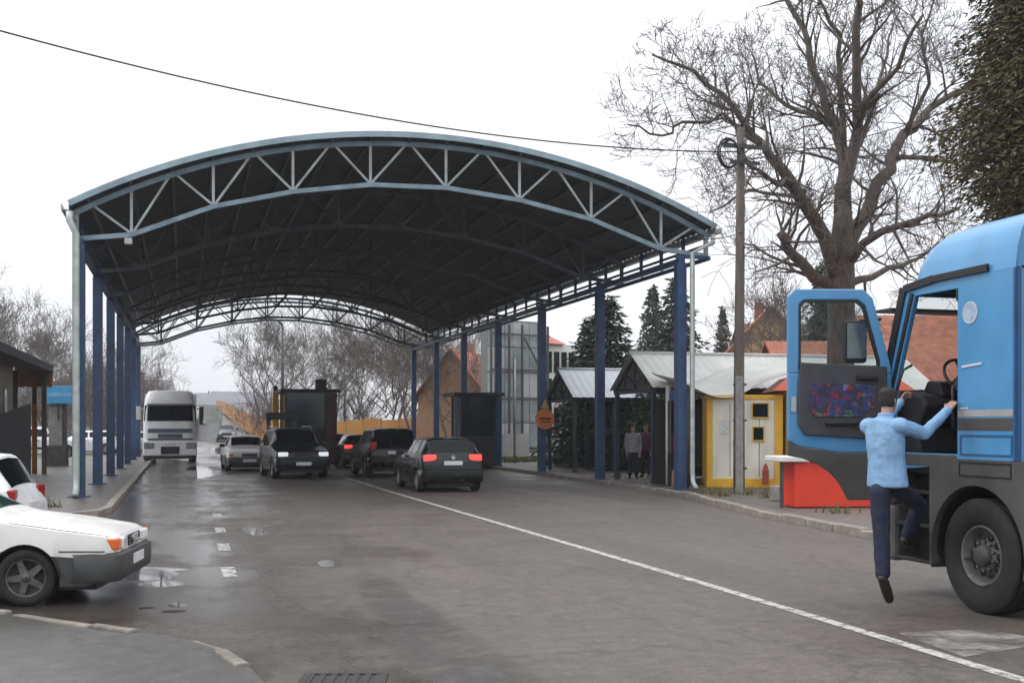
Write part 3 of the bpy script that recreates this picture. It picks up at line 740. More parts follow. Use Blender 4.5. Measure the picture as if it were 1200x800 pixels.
rc = dict(hatch, paint=paint('dark red car paint', (.16, .012, .016), .3), tailm=M_redl, scale=.97)
make_car(rc, 'hatchback', 'dark red car half hidden beside the booth', 'car', (6.75, 54.0 + 2.0), radians(90))
# coming towards the camera
make_car(dict(suv, headm=emit_mat('lit headlamp', (.9, .93, 1), .35), paint=paint('dark blue grey car paint', (.012, .015, .022), .3, 0, .1, .3)), 'suv', 'dark off-roader with bright headlamps and pale roof rails facing the camera', 'car', (3.62, 38.2 + 2.2), radians(-86), None)
sd2 = dict(sedan, paint=paint('silver white car paint', (.62, .63, .64)), bump=M_grey, lower=M_grey)
make_car(sd2, 'sedan', 'silver white sedan with dark lower front beside the dark off-roader', 'car', (2.35, 45.2 + 2.2), radians(-88))
fc = dict(hatch, paint=paint('slate blue car paint', (.06, .07, .10), .3))
p = P(265, 512, 105); make_car(fc, 'hatchback', 'small slate blue car far up the bridge ramp', 'car', (3.5, 103, ramp_z(103)), radians(-90))
# parked beyond the left posts
pk = [('white parked car behind the concrete pillar', (.70, .71, .72), 47, 62, 4, suv), ('white parked car behind the front blue posts', (.70, .72, .75), 98, 72, 182, hatch), ('silver grey car parked behind the far left posts', (.36, .37, .38), 158, 74, 180, sedan)]
for lb, cl, u, z, ang, base in pk:
    p = P(u, 520, z); make_car(dict(base, paint=paint(lb, cl)), 'parked_car', lb, 'car', (p.x, p.y), radians(ang))

# ================================================================== BLUE TRUCK (driver's door open)
M_tblue = paint('truck blue paint', (.075, .285, .54), .30)
M_tgrey = mat('truck grey plastic', (.075, .073, .070), .55, var=.2, scale=3)
M_tgrey2 = mat('truck pale grey skirt', (.20, .20, .195), .5, var=.15, scale=3)
M_int = mat('cab interior', (.016, .016, .018), .7, var=.3)
M_clear = glass_mat('clear glass', (.86, .9, .9), .86)
truck = thing('truck', 'blue and grey truck with its driver door wide open', 'truck', (8.45, 10.8, 0), pi / 2)
M_side = Matrix(((1, 0, 0, 0), (0, 0, 1, 0), (0, 1, 0, 0), (0, 0, 0, 1)))   # poly (x,z) -> extrude along y
def side_M(y): return Matrix.Translation((0, y, 0)) @ M_side
so = [(0, 1.30), (-.02, 2.1), (-.42, 3.22), (-2.07, 3.22), (-2.07, 1.46)]
si = [(-.2, 1.5), (-.22, 2.12), (-.58, 3.1), (-1.25, 3.1), (-1.25, 1.5)]
sw = [(-.2, 2.15), (-.24, 2.25), (-.58, 3.05), (-1.2, 3.05), (-1.2, 2.15)]
m = MB(); m.ring(so, si, .06, side_M(1.19)); m.build('side_panel', M_tblue, truck, bevel=.012)
m = MB(); m.ring(so, sw, .06, side_M(-1.25)); m.build('side_panel', M_tblue, truck, bevel=.012)
m = MB(); m.prism([(-.25, 2.16), (-.59, 3.04), (-1.19, 3.04), (-1.19, 2.16)], .012, side_M(-1.23)); m.build('side_window', M_clear, truck)
m = MB(); m.b2(-2.07, -2.01, -1.188, 1.188, 1.3, 3.22); m.build('rear_wall', M_tblue, truck)
m = MB(); m.b2(-2.005, -1.99, -1.18, 1.18, 1.5, 3.18); m.build('rear_lining', M_int, truck)
m = MB(); m.b2(-2.0, -.06, -1.18, 1.18, 1.3, 1.48); m.build('cab_floor', M_int, truck)
m = MB(); m.b2(-2.0, -.45, -1.18, 1.18, 3.17, 3.2); m.build('headlining', M_int, truck)
# front: panel below the screen, screen, frame
m = MB(); m.b2(-.05, .03, -1.19, 1.19, .95, 2.1); m.build('front_panel', M_tblue, truck, bevel=.03)
m = MB(); m.add([(-.03, -1.15, 2.1), (-.03, 1.15, 2.1), (-.40, 1.15, 3.14), (-.40, -1.15, 3.14)], [(0, 1, 2, 3)]); m.build('windscreen', M_clear, truck)
m = MB(); m.b2(-.46, -.36, -1.18, 1.18, 3.12, 3.22); m.build('screen_header', M_tblue, truck)
m = MB(); m.b2(-.1, .22, -1.2, 1.2, 3.0, 3.03); m.build('sun_visor', M_black, truck)
m = MB(); m.b2(-.22, .12, -1.24, 1.24, .35, .95); m.build('bumper', M_tgrey, truck, bevel=.05)
m = MB(); m.b2(.02, .05, -.9, .9, 1.1, 1.8); m.build('grille', M_black, truck)
for s in (-1, 1):
    m = MB(); m.box((.10, s * .95, .62), (.08, .42, .2)); m.build('headlight', M_head, truck, bevel=.02)
# tall roof, pulled in towards the top and rounded at the front
m = MB(); lv = [(3.2, 1.252, -.38), (3.4, 1.225, -.44), (3.56, 1.18, -.54), (3.67, 1.10, -.68), (3.735, .98, -.86), (3.76, .8, -1.1)]
vs = []; NQ = 16
for z, y, x in lv:
    loop = [(-2.07, -y)]
    for k in range(7):
        t = k / 6 * pi / 2; rc = .3; loop.append((x - rc + rc * sin(t), -y + rc - rc * cos(t) if False else -y + rc * (1 - cos(t))))
    loop += [(x + .02, -.3), (x + .02, .3)]
    for k in range(7):
        t = (6 - k) / 6 * pi / 2; rc = .3; loop.append((x - rc + rc * sin(t), y - rc * (1 - cos(t))))
    loop.append((-2.07, y)); NQ = len(loop)
    vs += [(a, b_, z) for a, b_ in loop]
m.add(vs, [(i * NQ + k, i * NQ + (k + 1) % NQ, (i + 1) * NQ + (k + 1) % NQ, (i + 1) * NQ + k) for i in range(len(lv) - 1) for k in range(NQ)] + [tuple(range((len(lv) - 1) * NQ, len(lv) * NQ))])
m.build('roof', M_tblue, truck, autosmooth=40)
m = MB(); m.bar((-.42, 1.262, 3.19), (-.9, 1.27, 3.235), .03, .075); m.bar((-.9, 1.27, 3.235), (-1.72, 1.27, 3.245), .03, .065); m.build('rain_strip', M_black, truck)
m = MB(); m.bar((-.17, 1.255, 2.1), (-.545, 1.258, 3.13), .016, .05, up=(1, 0, 0)); m.build('door_seal', M_black, truck)
m = MB(); m.bar((-.02, 1.245, 2.06), (-.40, 1.245, 3.2), .05, .10, up=(1, 0, 0)); m.build('pillar_cover', M_black, truck)
# livery on the rear quarter of the side
for z0, z1, mm, nm in ((1.86, 1.925, mat('stripe grey', (.35, .34, .33), .5), 'pale_stripe'), (1.73, 1.845, mat('stripe charcoal', (.07, .066, .062), .5), 'dark_stripe')):
    m = MB(); m.b2(-2.05, -1.27, 1.25, 1.254, z0, z1); m.build(nm, mm, truck)
m = MB(); m.ring([(-1.30, 1.49), (-2.03, 1.49), (-2.03, 1.69), (-1.30, 1.69)], [(-1.32, 1.51), (-2.01, 1.51), (-2.01, 1.67), (-1.32, 1.67)], .006, side_M(1.25)); m.build('locker_outline', paint('deep blue line', (.03, .10, .24)), truck)
m = MB(); m.b2(-1.36, -1.30, 1.25, 1.256, 1.935, 1.95); m.b2(-1.42, -1.38, 1.25, 1.256, 1.935, 1.95); m.build('small_lettering', M_plate, truck)
em_ = MB(); em_.prism(disc(.10, 28, (-1.45, 2.85)), .006, side_M(1.25)); e = em_.build('round_badge', mat('badge pale blue', (.42, .50, .60), .5, col2=(.30, .40, .55), scale=14, thresh=(.42, .58)), truck)
m = MB(); m.ring(disc(.106, 28, (-1.45, 2.85)), disc(.090, 28, (-1.45, 2.85)), .008, side_M(1.25)); m.build('badge_rim', mat('badge rim', (.5, .55, .62), .5), e)
m = MB(); m.bar((-1.33, 1.256, 2.34), (-1.62, 1.256, 2.36), .004, .02); m.build('scratch', M_plate, truck)
m = MB(); m.b2(-2.075, -2.05, 1.20, 1.262, 1.46, 3.2); m.build('edge_trim', paint('deep blue line', (.03, .10, .24)), truck)
m = MB(); m.prism([(-2.13, 1.2), (-2.75, 1.2), (-2.75, 3.3), (-2.5, 3.55), (-2.13, 3.62)], .04, side_M(1.17)); m.build('side_deflector', M_tblue, truck, bevel=.012)
m = MB(); m.prism([(-2.13, 1.2), (-2.75, 1.2), (-2.75, 3.3), (-2.5, 3.55), (-2.13, 3.62)], .04, side_M(-1.21)); m.build('side_deflector', M_tblue, truck, bevel=.012)
for z in (2.12, 2.98):
    m = MB(); m.b2(-1.262, -1.252, 1.2, 1.258, z, z + .12); m.build('door_catch', M_dsteel, truck)
# grey lower side: fender with wheel arch, locker, sill
wx, wz, RA = -1.53, .545, .665
def fender(sd):
    m = MB(); vs = []; n = 24
    for k in range(n + 1):
        t = -.22 + (pi + .44) * k / n
        ax, az = wx + RA * cos(t), wz + RA * sin(t)
        ox = max(-2.24, min(-.84, wx + 1.1 * cos(t) * 1.2)); oz = min(1.455, wz + 1.6 * sin(t) if sin(t) > 0 else az)
        if abs(cos(t)) > .8: ox = -.84 if cos(t) > 0 else -2.24
        vs += [(ax, az), (ox, max(az, oz))]
    a3 = [Vector((x, y, z)) for y in (sd * 1.12, sd * 1.262) for x, z in vs]; N = len(vs)
    fs = []
    for k in range(n):
        i = 2 * k; fs += [(i, i + 1, i + 3, i + 2), (N + i, N + i + 2, N + i + 3, N + i + 1), (i, i + 2, N + i + 2, N + i), (i + 1, N + i + 1, N + i + 3, i + 3)]
    m.add(a3, fs); return m.build('fender', M_tgrey, truck)
fender(1); fender(-1)
m = MB(); m.ring([(-1.30, 1.29), (-2.03, 1.29), (-2.03, 1.43), (-1.30, 1.43)], [(-1.315, 1.305), (-2.015, 1.305), (-2.015, 1.415), (-1.315, 1.415)], .006, side_M(1.262)); m.build('locker_lid_outline', M_black, truck)
for sd in (-1, 1):
    m = MB(); m.lathe([(RA - .01, -.25), (RA - .01, .25)], 32, Matrix.Translation((wx, sd * .95, wz)) @ Matrix.Rotation(pi / 2, 4, 'X')); m.v = [(x, y, max(z, .5)) for x, y, z in m.v]; m.build('arch_liner', M_black, truck)
m = MB(); m.b2(-1.26, -.2, 1.17, 1.255, 1.36, 1.497); m.build('door_sill', M_tgrey, truck, bevel=.02)
# recessed entry steps
m = MB(); m.b2(-.85, -.2, .6, .94, .36, 1.36); m.build('step_back', M_int, truck)
for z in (.42, .78, 1.12):
    m = MB(); m.b2(-.84, -.2, .94, 1.235, z - .04, z); m.build('entry_step', M_black, truck, bevel=.01)
m = MB(); m.b2(-.86, -.835, .94, 1.245, .36, 1.36); m.build('step_side', M_tgrey, truck)
m = MB(); m.b2(-.19, 0.02, .9, 1.24, .95, 1.36); m.build('corner_panel', M_tgrey, truck, bevel=.03)
m = MB(); m.b2(-2.9, -2.26, 1.15, 1.26, .32, 1.13); m.build('side_skirt', M_tgrey2, truck, bevel=.02)
m = MB(); m.box((-2.36, 1.265, .42), (.09, .012, .06)); m.build('marker_light', M_amber, truck, bevel=.005)
m = MB(); m.b2(-6.0, -.3, -.42, .42, .55, .85); m.build('chassis', M_dsteel, truck)
m = MB(); m.tube([(-2.9, .95, .65), (-4.1, .95, .65)], .32, 20); m.build('fuel_tank', M_steel, truck)
# interior
m = MB(); m.prism([(-.1, 1.48), (-.5, 1.48), (-.46, 1.75), (-.60, 1.98), (-.52, 2.08), (-.22, 2.14), (-.1, 2.1)], 2.28, side_M(-1.15)); m.build('dashboard', M_int, truck, bevel=.03)
m = MB(); m.prism([(-.2, 2.1), (-.56, 2.08), (-.5, 2.22), (-.3, 2.25)], .6, side_M(.3)); m.build('instrument_hood', M_int, truck, bevel=.02)
m = MB(); c0 = Vector((-.66, .72, 2.28)); ax = Matrix.Rotation(-.95, 3, 'Y')
m.tube([c0 + ax @ Vector((.22 * cos(t * pi / 12), .22 * sin(t * pi / 12), 0)) for t in range(25)], .017, 6)
for t in (0, 2.1, 4.2): m.bar(c0, c0 + ax @ Vector((.21 * cos(t), .21 * sin(t), 0)), .035, .015)
m.bar(c0, c0 + ax @ Vector((0, 0, -.4)), .08); m.build('steering_wheel', M_black, truck)
for sy in (.55, -.6):
    m = MB(); m.box((-1.45, sy, 1.82), (.52, .5, .14)); m.box((-1.72, sy, 2.2), (.14, .48, .75)); m.box((-1.74, sy, 2.66), (.10, .26, .18)); m.box((-1.45, sy, 1.6), (.35, .35, .24)); m.build('seat', M_int, truck, bevel=.04)
m = MB(); m.tube([(-.34, 1.2, 1.95), (-.30, 1.30, 2.0), (-.34, 1.31, 2.12), (-.46, 1.30, 2.35), (-.46, 1.2, 2.4)], .014, 8); m.build('grab_handle', M_black, truck)
m = MB(); m.tube([(-1.235, 1.2, 1.72), (-1.225, 1.275, 1.76), (-1.225, 1.28, 2.15), (-1.235, 1.2, 2.2)], .014, 8); m.build('grab_handle', M_black, truck)
# door, swung open past square
da_ = radians(75); Md = Matrix(((cos(da_), 0, sin(da_), 0), (sin(da_), 0, -cos(da_), 0), (0, 1, 0, 0), (0, 0, 0, 1)))
def DM(off): return Matrix.Translation((-.2, 1.26, 0)) @ Md @ Matrix.Translation((0, 0, off))
m = MB(); m.prism([(0, 2.33), (1.1, 2.33), (1.1, 1.62), (1.0, 1.56), (.55, 1.49), (0, 1.49)], .07, DM(0)); door = m.build('door', M_tblue, truck, bevel=.015)
m = MB()
m.ring([(0, 2.332), (.02, 2.45), (.2, 3.12), (.30, 3.215), (1.02, 3.215), (1.1, 3.14), (1.1, 2.5), (1.1, 2.332)], [(.12, 2.36), (.12, 2.45), (.28, 3.04), (.36, 3.10), (.93, 3.10), (.985, 3.05), (.985, 2.5), (.985, 2.36)], .07, DM(0)); m.build('window_frame', M_tblue, door, bevel=.015)
m = MB(); m.ring([(.115, 2.355), (.115, 2.45), (.275, 3.045), (.355, 3.105), (.935, 3.105), (.99, 3.055), (.99, 2.5), (.99, 2.355)], [(.15, 2.38), (.15, 2.45), (.305, 3.02), (.375, 3.075), (.915, 3.075), (.96, 3.03), (.96, 2.5), (.96, 2.38)], .04, DM(.012)); m.build('window_seal', M_black, door)
m = MB(); m.prism([(.15, 2.37), (.15, 2.45), (.305, 3.03), (.375, 3.085), (.915, 3.085), (.965, 3.04), (.965, 2.5), (.965, 2.37)], .006, DM(.03)); m.build('pane', M_clear, door)
m = MB(); m.prism([(0, 1.487), (.55, 1.487), (1.0, 1.557), (1.1, 1.617), (1.1, 1.46), (.94, 1.43), (.78, 1.37), (.66, 1.29), (.56, 1.18), (.49, 1.05), (.46, .99), (0, .99)], .06, DM(.003)); m.build('lower_skirt', M_tgrey, door, bevel=.012)
m = MB(); m.prism([(.06, 2.40), (.98, 2.44), (1.0, 2.2), (1.0, 1.78), (.93, 1.68), (.06, 1.62)], .04, DM(-.04)); tr_ = m.build('door_trim', mat('door trim grey', (.055, .055, .062), .65, var=.2), door, bevel=.012)
dm = bpy.data.materials.new('printed fabric'); dm.use_nodes = True; t = dm.node_tree
tc = nd(t, 'ShaderNodeTexCoord'); vo = nd(t, 'ShaderNodeTexVoronoi'); vo.inputs['Scale'].default_value = 17; vo.inputs['Randomness'].default_value = 1
ns_ = nd(t, 'ShaderNodeTexNoise'); ns_.inputs['Scale'].default_value = 9; t.links.new(tc.outputs['Object'], ns_.inputs['Vector'])
mx_ = nd(t, 'ShaderNodeMixRGB', blend_type='ADD'); mx_.inputs[0].default_value = .22; t.links.new(tc.outputs['Object'], mx_.inputs[1]); t.links.new(ns_.outputs['Color'], mx_.inputs[2])
t.links.new(mx_.outputs[0], vo.inputs['Vector'])
sp = nd(t, 'ShaderNodeSeparateColor'); t.links.new(vo.outputs['Color'], sp.inputs[0])
rp = nd(t, 'ShaderNodeValToRGB'); rp.color_ramp.interpolation = 'CONSTANT'
cols = [(0, (.035, .03, .06)), (.3, (.03, .045, .16)), (.52, (.22, .02, .035)), (.66, (.06, .04, .11)), (.8, (.05, .15, .10)), (.88, (.25, .045, .05)), (.95, (.14, .17, .3))]
while len(rp.color_ramp.elements) < len(cols): rp.color_ramp.elements.new(.5)
for e_, (p_, c_) in zip(rp.color_ramp.elements, cols): e_.position = p_; e_.color = (*c_, 1)
t.links.new(sp.outputs[0], rp.inputs[0]); t.links.new(rp.outputs[0], t.nodes['Principled BSDF'].inputs['Base Color']); t.nodes['Principled BSDF'].inputs['Roughness'].default_value = .7
m = MB(); m.prism([(.2, 2.20), (.84, 2.22), (.88, 2.16), (.88, 1.92), (.8, 1.87), (.34, 1.87), (.28, 1.93), (.2, 1.97)], .012, DM(-.052)); m.build('printed_panel', dm, tr_)
m = MB(); m.box((0, 0, 0), (.22, .05, .05), M=DM(-.06) @ Matrix.Translation((.28, 2.28, 0))); m.build('latch', M_black, tr_, bevel=.01); m = MB(); m.box((0, 0, 0), (.34, .035, .05), M=DM(-.06) @ Matrix.Translation((.55, 1.80, 0))); m.build('pull_handle', M_black, tr_, bevel=.01)
m = MB(); m.box((0, 0, 0), (.05, .16, .02), M=DM(-.012) @ Matrix.Translation((1.045, 2.0, 0))); m.build('lock_plate', M_steel, door)
# mirrors on the outside of the door
m = MB(); m.box((0, 0, 0), (.24, .46, .12), M=DM(.30) @ Matrix.Translation((.30, 2.68, 0))); m.box((0, 0, 0), (.22, .2, .12), M=DM(.30) @ Matrix.Translation((.30, 2.32, 0)))
mir = m.build('mirror', M_black, truck, bevel=.03)
m = MB()
for zz in (2.9, 2.4): m.bar(DM(.05) @ Vector((.1, zz, 0)), DM(.26) @ Vector((.25, zz, 0)), .03)
m.build('mirror_arm', M_black, mir)
m = MB(); m.prism([(.2, 2.5), (.4, 2.5), (.4, 2.88), (.2, 2.88)], .006, DM(.235)); m.build('mirror_glass', M_chrome, mir)
# wheels
def truck_wheel(root, x, y, sd, rt=.545, wt=.33):
    Mx = Matrix.Rotation(-pi / 2, 4, 'X'); h = wt / 2; rr = rt * .53
    t = MB(); pr = [(rr, -h * .7), (rr * 1.1, -h * .95), (rt * .8, -h * 1.02), (rt * .95, -h * .93), (rt, -h * .82)]
    for k in range(4):
        a = -h * .62 + k * h * .41
        pr += [(rt, a - .012), (rt - .018, a - .010), (rt - .018, a + .010), (rt, a + .012)]
    pr += [(rt, h * .82), (rt * .95, h * .93), (rt * .91, h * .96), (rt * .90, h * .985), (rt * .8, h * 1.02), (rt * .68, h * 1.0), (rt * .67, h * .985), (rr * 1.1, h * .95), (rr, h * .7)]
    t.lathe(pr, 48, Mx); w = t.build('wheel', M_rubber, root, (x, y, rt)); w.rotation_euler.z = 0 if sd > 0 else pi
    r = MB(); r.lathe([(rr * 1.02, h * .72), (rr * .97, h * .86), (rr * .92, h * .80), (rr * .88, h * .2), (rr * .80, h * .05), (rr * .74, h * .25), (rr * .42, h * .52), (rr * .34, h * .55)], 40, Mx)
    rim = r.build('rim', mat('grimy wheel steel', (.16, .15, .14), .6, .3, var=.35, scale=9), w)
    hb = MB(); hb.lathe([(rr * .37, h * .4), (rr * .36, h * .75), (rr * .30, h * .92), (rr * .18, h * 1.0), (.005, h * 1.02)], 24, Mx); hb.build('hub', M_tgrey, w)
    for k in range(10):
        a = 2 * pi * k / 10; q_ = rr * .60
        m = MB(); m.lathe([(.036, 0), (.036, .012), (.001, .013)], 14, Matrix.Translation((q_ * cos(a) * 1.03, h * .385, q_ * sin(a) * 1.03)) @ Mx); m.build('hand_hole', M_black, rim)
        a += pi / 10
        m = MB(); m.lathe([(.017, 0), (.017, .035), (.001, .036)], 6, Matrix.Translation((rr * .47 * cos(a), h * .48, rr * .47 * sin(a))) @ Mx, smooth=False); m.build('wheel_nut', mat('grimy wheel steel', (.16, .15, .14), .6), rim)
    return w
for sd in (1, -1):
    truck_wheel(truck, wx, sd * 1.06, sd); truck_wheel(truck, -5.0, sd * 1.06, sd)
m = MB(); m.tube([(wx, -1, .545), (wx, 1, .545)], .07, 10); m.tube([(-5, -1, .545), (-5, 1, .545)], .09, 10); m.build('axle', M_dsteel, truck)

# ================================================================== WHITE TRUCK under the far end
M_tw = paint('white truck paint', (.84, .85, .86), .4)
M_tband = mat('slate grille band', (.09, .11, .15), .4, var=.3)
wt_ = thing('truck', 'white truck facing the camera with its door open beyond the left posts', 'truck', (-.62, 56.6, 0), -pi / 2)
H = 3.42; W2 = 1.22
m = MB(); lv = [(.62, 1.2, .0), (1.5, W2, .03), (1.95, W2, 0), (2.75, 1.18, -.2), (2.95, 1.16, -.26), (3.25, 1.08, -.42), (3.40, .98, -.7), (3.44, .8, -1.0)]
vs = []
for z, y, x in lv:
    loop = [(-2.0, -y), (x - .28, -y), (x - .12, -y + .05), (x - .03, -y + .16), (x, -y + .4), (x, y - .4), (x - .03, y - .16), (x - .12, y - .05), (x - .28, y), (-2.0, y)]
    NQ = len(loop); vs += [(a, b_, z) for a, b_ in loop]
m.add(vs, [(i * NQ + k, i * NQ + (k + 1) % NQ, (i + 1) * NQ + (k + 1) % NQ, (i + 1) * NQ + k) for i in range(len(lv) - 1) for k in range(NQ)] + [tuple(range((len(lv) - 1) * NQ, len(lv) * NQ))])
m.build('cab', M_tw, wt_, autosmooth=35)
m = MB(); m.add([(.012, -.98, 1.98), (.012, .98, 1.98), (-.178, .96, 2.73), (-.178, -.96, 2.73)], [(0, 1, 2, 3)])
for s in (-1, 1): m.add([(.012, s * .98, 1.98), (-.14, s * 1.19, 1.98), (-.325, s * 1.155, 2.72), (-.178, s * .96, 2.73)], [(0, 1, 2, 3)])
m.build('windscreen', M_dglass, wt_)
for s in (-.5, .45):
    m = MB(); m.bar((.03, s * .1, 2.0), (.0, s * .9 + .1, 2.12), .02); m.build('wiper', M_black, wt_)
m = MB(); m.add([(-.20, -1.05, 2.80), (-.20, 1.05, 2.80), (.06, 1.0, 2.72), (.06, -1.0, 2.72)], [(0, 1, 2, 3)]); vm = m.build('sun_visor', M_tgrey, wt_); s_ = vm.modifiers.new('solid', 'SOLIDIFY'); s_.thickness = .03
m = MB(); m.b2(.0, .05, -1.0, 1.0, 1.42, 1.62); m.build('grille_band', M_tband, wt_, bevel=.02)
m = MB(); m.b2(.0, .06, -.55, .55, 1.18, 1.38); m.build('grille', M_tband, wt_, bevel=.02)
m = MB(); m.b2(.0, .055, -1.02, 1.02, 1.08, 1.16); m.build('lower_band', M_tband, wt_, bevel=.02)
m = MB(); m.b2(-.3, .08, -1.23, 1.23, .34, 1.04); m.build('bumper', M_tw, wt_, bevel=.06)
m = MB(); m.b2(.07, .10, -.42, .42, .42, .78); m.build('bumper_opening', M_black, wt_, bevel=.02)
m = MB(); m.b2(-.2, .06, -1.2, 1.2, .2, .35); m.build('lower_lip', M_black, wt_)
for s in (-1, 1):
    m = MB(); m.box((.07, s * .95, .82), (.1, .46, .28)); m.build('headlight', mat('smoked headlamp', (.22, .24, .27), .15, var=.3, scale=6), wt_, bevel=.04)
    m = MB(); m.box((-.1, s * 1.42, 2.35), (.12, .2, .62)); m.box((-.1, s * 1.3, 2.55), (.04, .2, .04)); m.build('mirror', M_black if s > 0 else M_tw, wt_, bevel=.03)
m = MB(); m.box((.085, 0, .90), (.02, .5, .11)); m.build('number_plate', M_plate, wt_)
Dw = Matrix.Translation((-.3, 1.24, 0)) @ Matrix(((cos(radians(62)), 0, sin(radians(62)), 0), (sin(radians(62)), 0, -cos(radians(62)), 0), (0, 1, 0, 0), (0, 0, 0, 1)))
m = MB(); m.ring([(0, 1.0), (0, 2.0), (.2, 2.72), (1.25, 2.72), (1.3, 2.0), (.95, .95)], [(.1, 1.86), (.1, 2.0), (.27, 2.6), (1.12, 2.6), (1.16, 2.0), (1.16, 1.86)], .06, Dw); dw = m.build('door', M_tw, wt_)
m = MB(); m.prism([(.1, 1.86), (.1, 2.0), (.27, 2.6), (1.12, 2.6), (1.16, 2.0), (1.16, 1.86)], .01, Dw @ Matrix.Translation((0, 0, .02))); m.build('pane', M_clear, dw)
m = MB(); m.box((0, 0, 0), (.14, .3, .12), M=Dw @ Matrix.Translation((.3, 1.95, .2))); m.build('mirror', M_black, dw, bevel=.03)
m = MB(); m.b2(-12.4, -2.5, -1.22, 1.22, 1.0, 3.3); m.build('trailer', M_tw, wt_)
m = MB(); m.b2(-12, -.5, -.4, .4, .55, .98); m.build('chassis', M_dsteel, wt_)
for x in (-1.35, -5, -9.5, -10.8):
    for sd in (1, -1):
        tb, rb = wheel_proto(.5, .32, .28, 6, M_steel); w = tb.build('wheel', M_rubber, wt_, (x, sd * 1.04, .5)); rb.build('rim', M_steel, w); w.rotation_euler.z = 0 if sd > 0 else pi

# ================================================================== PEOPLE
M_skin = mat('skin', (.42, .25, .18), .55, var=.1)
M_hair = mat('dark hair', (.022, .015, .011), .6, var=.5, scale=60, bump=1.0, bscale=70)
def rcone(mb, a, ra, b, rb, n=10):
    a, b = Vector(a), Vector(b); d = b - a; L = d.length; d = d.normalized() if L > 1e-6 else Vector((0, 0, 1))
    pts = []; rr = []
    for k in range(5): t = -pi / 2 + pi / 2 * (k + .15) / 4.15; pts.append(a + d * ra * sin(t)); rr.append(ra * cos(t))
    for k in range(1, 6): pts.append(a + d * L * k / 6); rr.append(lerp(ra, rb, k / 6))
    for k in range(5): t = pi / 2 * (k) / 4.15; pts.append(b + d * rb * sin(t)); rr.append(rb * cos(t))
    mb.tube(pts, rr, n)
def chain(mb, pts, rs):
    for i in range(len(pts) - 1): rcone(mb, pts[i], rs[i], pts[i + 1], rs[i + 1])
def eloft(mb, rings, right, n=18):
    """rings: (centre, half width along right, half depth); closed"""
    vs = []; cs = [Vector(r[0]) for r in rings]
    for i, (c_, rx, ry) in enumerate(rings):
        d = (cs[min(i + 1, len(cs) - 1)] - cs[max(0, i - 1)]).normalized(); a = (right - d * right.dot(d)).normalized(); b_ = d.cross(a)
        for k in range(n): t = 2 * pi * k / n; vs.append(Vector(c_) + a * rx * cos(t) + b_ * ry * sin(t))
    fs = [(i * n + k, i * n + (k + 1) % n, (i + 1) * n + (k + 1) % n, (i + 1) * n + k) for i in range(len(rings) - 1) for k in range(n)]
    fs += [tuple(reversed(range(n))), tuple(range((len(rings) - 1) * n, len(rings) * n))]
    mb.add(vs, fs)
def skin_build(mb, name, m, parent, voxel, sm=4, wr=0):
    o = mb.build(name, m, parent)
    r = o.modifiers.new('remesh', 'REMESH'); r.mode = 'VOXEL'; r.voxel_size = voxel; r.use_smooth_shade = True
    s = o.modifiers.new('smooth', 'SMOOTH'); s.iterations = sm; s.factor = .5
    if wr:
        tx = bpy.data.textures.get('cloth folds') or bpy.data.textures.new('cloth folds', 'CLOUDS'); tx.noise_scale = .085; tx.noise_depth = 3
        d = o.modifiers.new('folds', 'DISPLACE'); d.texture = tx; d.strength = wr; d.mid_level = .5; d.texture_coords = 'GLOBAL'
    return o
def hand(mb, wrist, fwd, side, palmn, curl, k=1.0):
    """palm + four fingers + thumb; palmn = direction the palm faces, fingers curl that way"""
    fwd, side, palmn = fwd.normalized(), side.normalized(), palmn.normalized()
    pc = wrist + fwd * .045 * k
    for s in (-.028, -.009, .009, .028): rcone(mb, wrist + fwd * .012 * k + side * s * .7 * k, .016 * k, wrist + fwd * .085 * k + side * s * k, .0135 * k)
    for s, L in ((-.031, .066), (-.010, .078), (.011, .082), (.031, .074)):
        p = wrist + fwd * .09 * k + side * s * k; ang = 0
        for i, (f, r) in enumerate(((.42, .0095), (.32, .0088), (.26, .0078))):
            ang += curl * (1 if i else .7); q = p + (fwd * cos(ang) + palmn * sin(ang)) * L * f * k
            rcone(mb, p, r * k, q, r * .93 * k, 8); p = q
    b = wrist + fwd * .03 * k + side * .034 * k
    q = b + (fwd * .5 + side * .55 + palmn * .35).normalized() * .045 * k; rcone(mb, b, .0135 * k, q, .0115 * k, 8)
    q2 = q + (fwd * .75 + palmn * .7 + side * .05).normalized() * .035 * k; rcone(mb, q, .0112 * k, q2, .009 * k, 8)
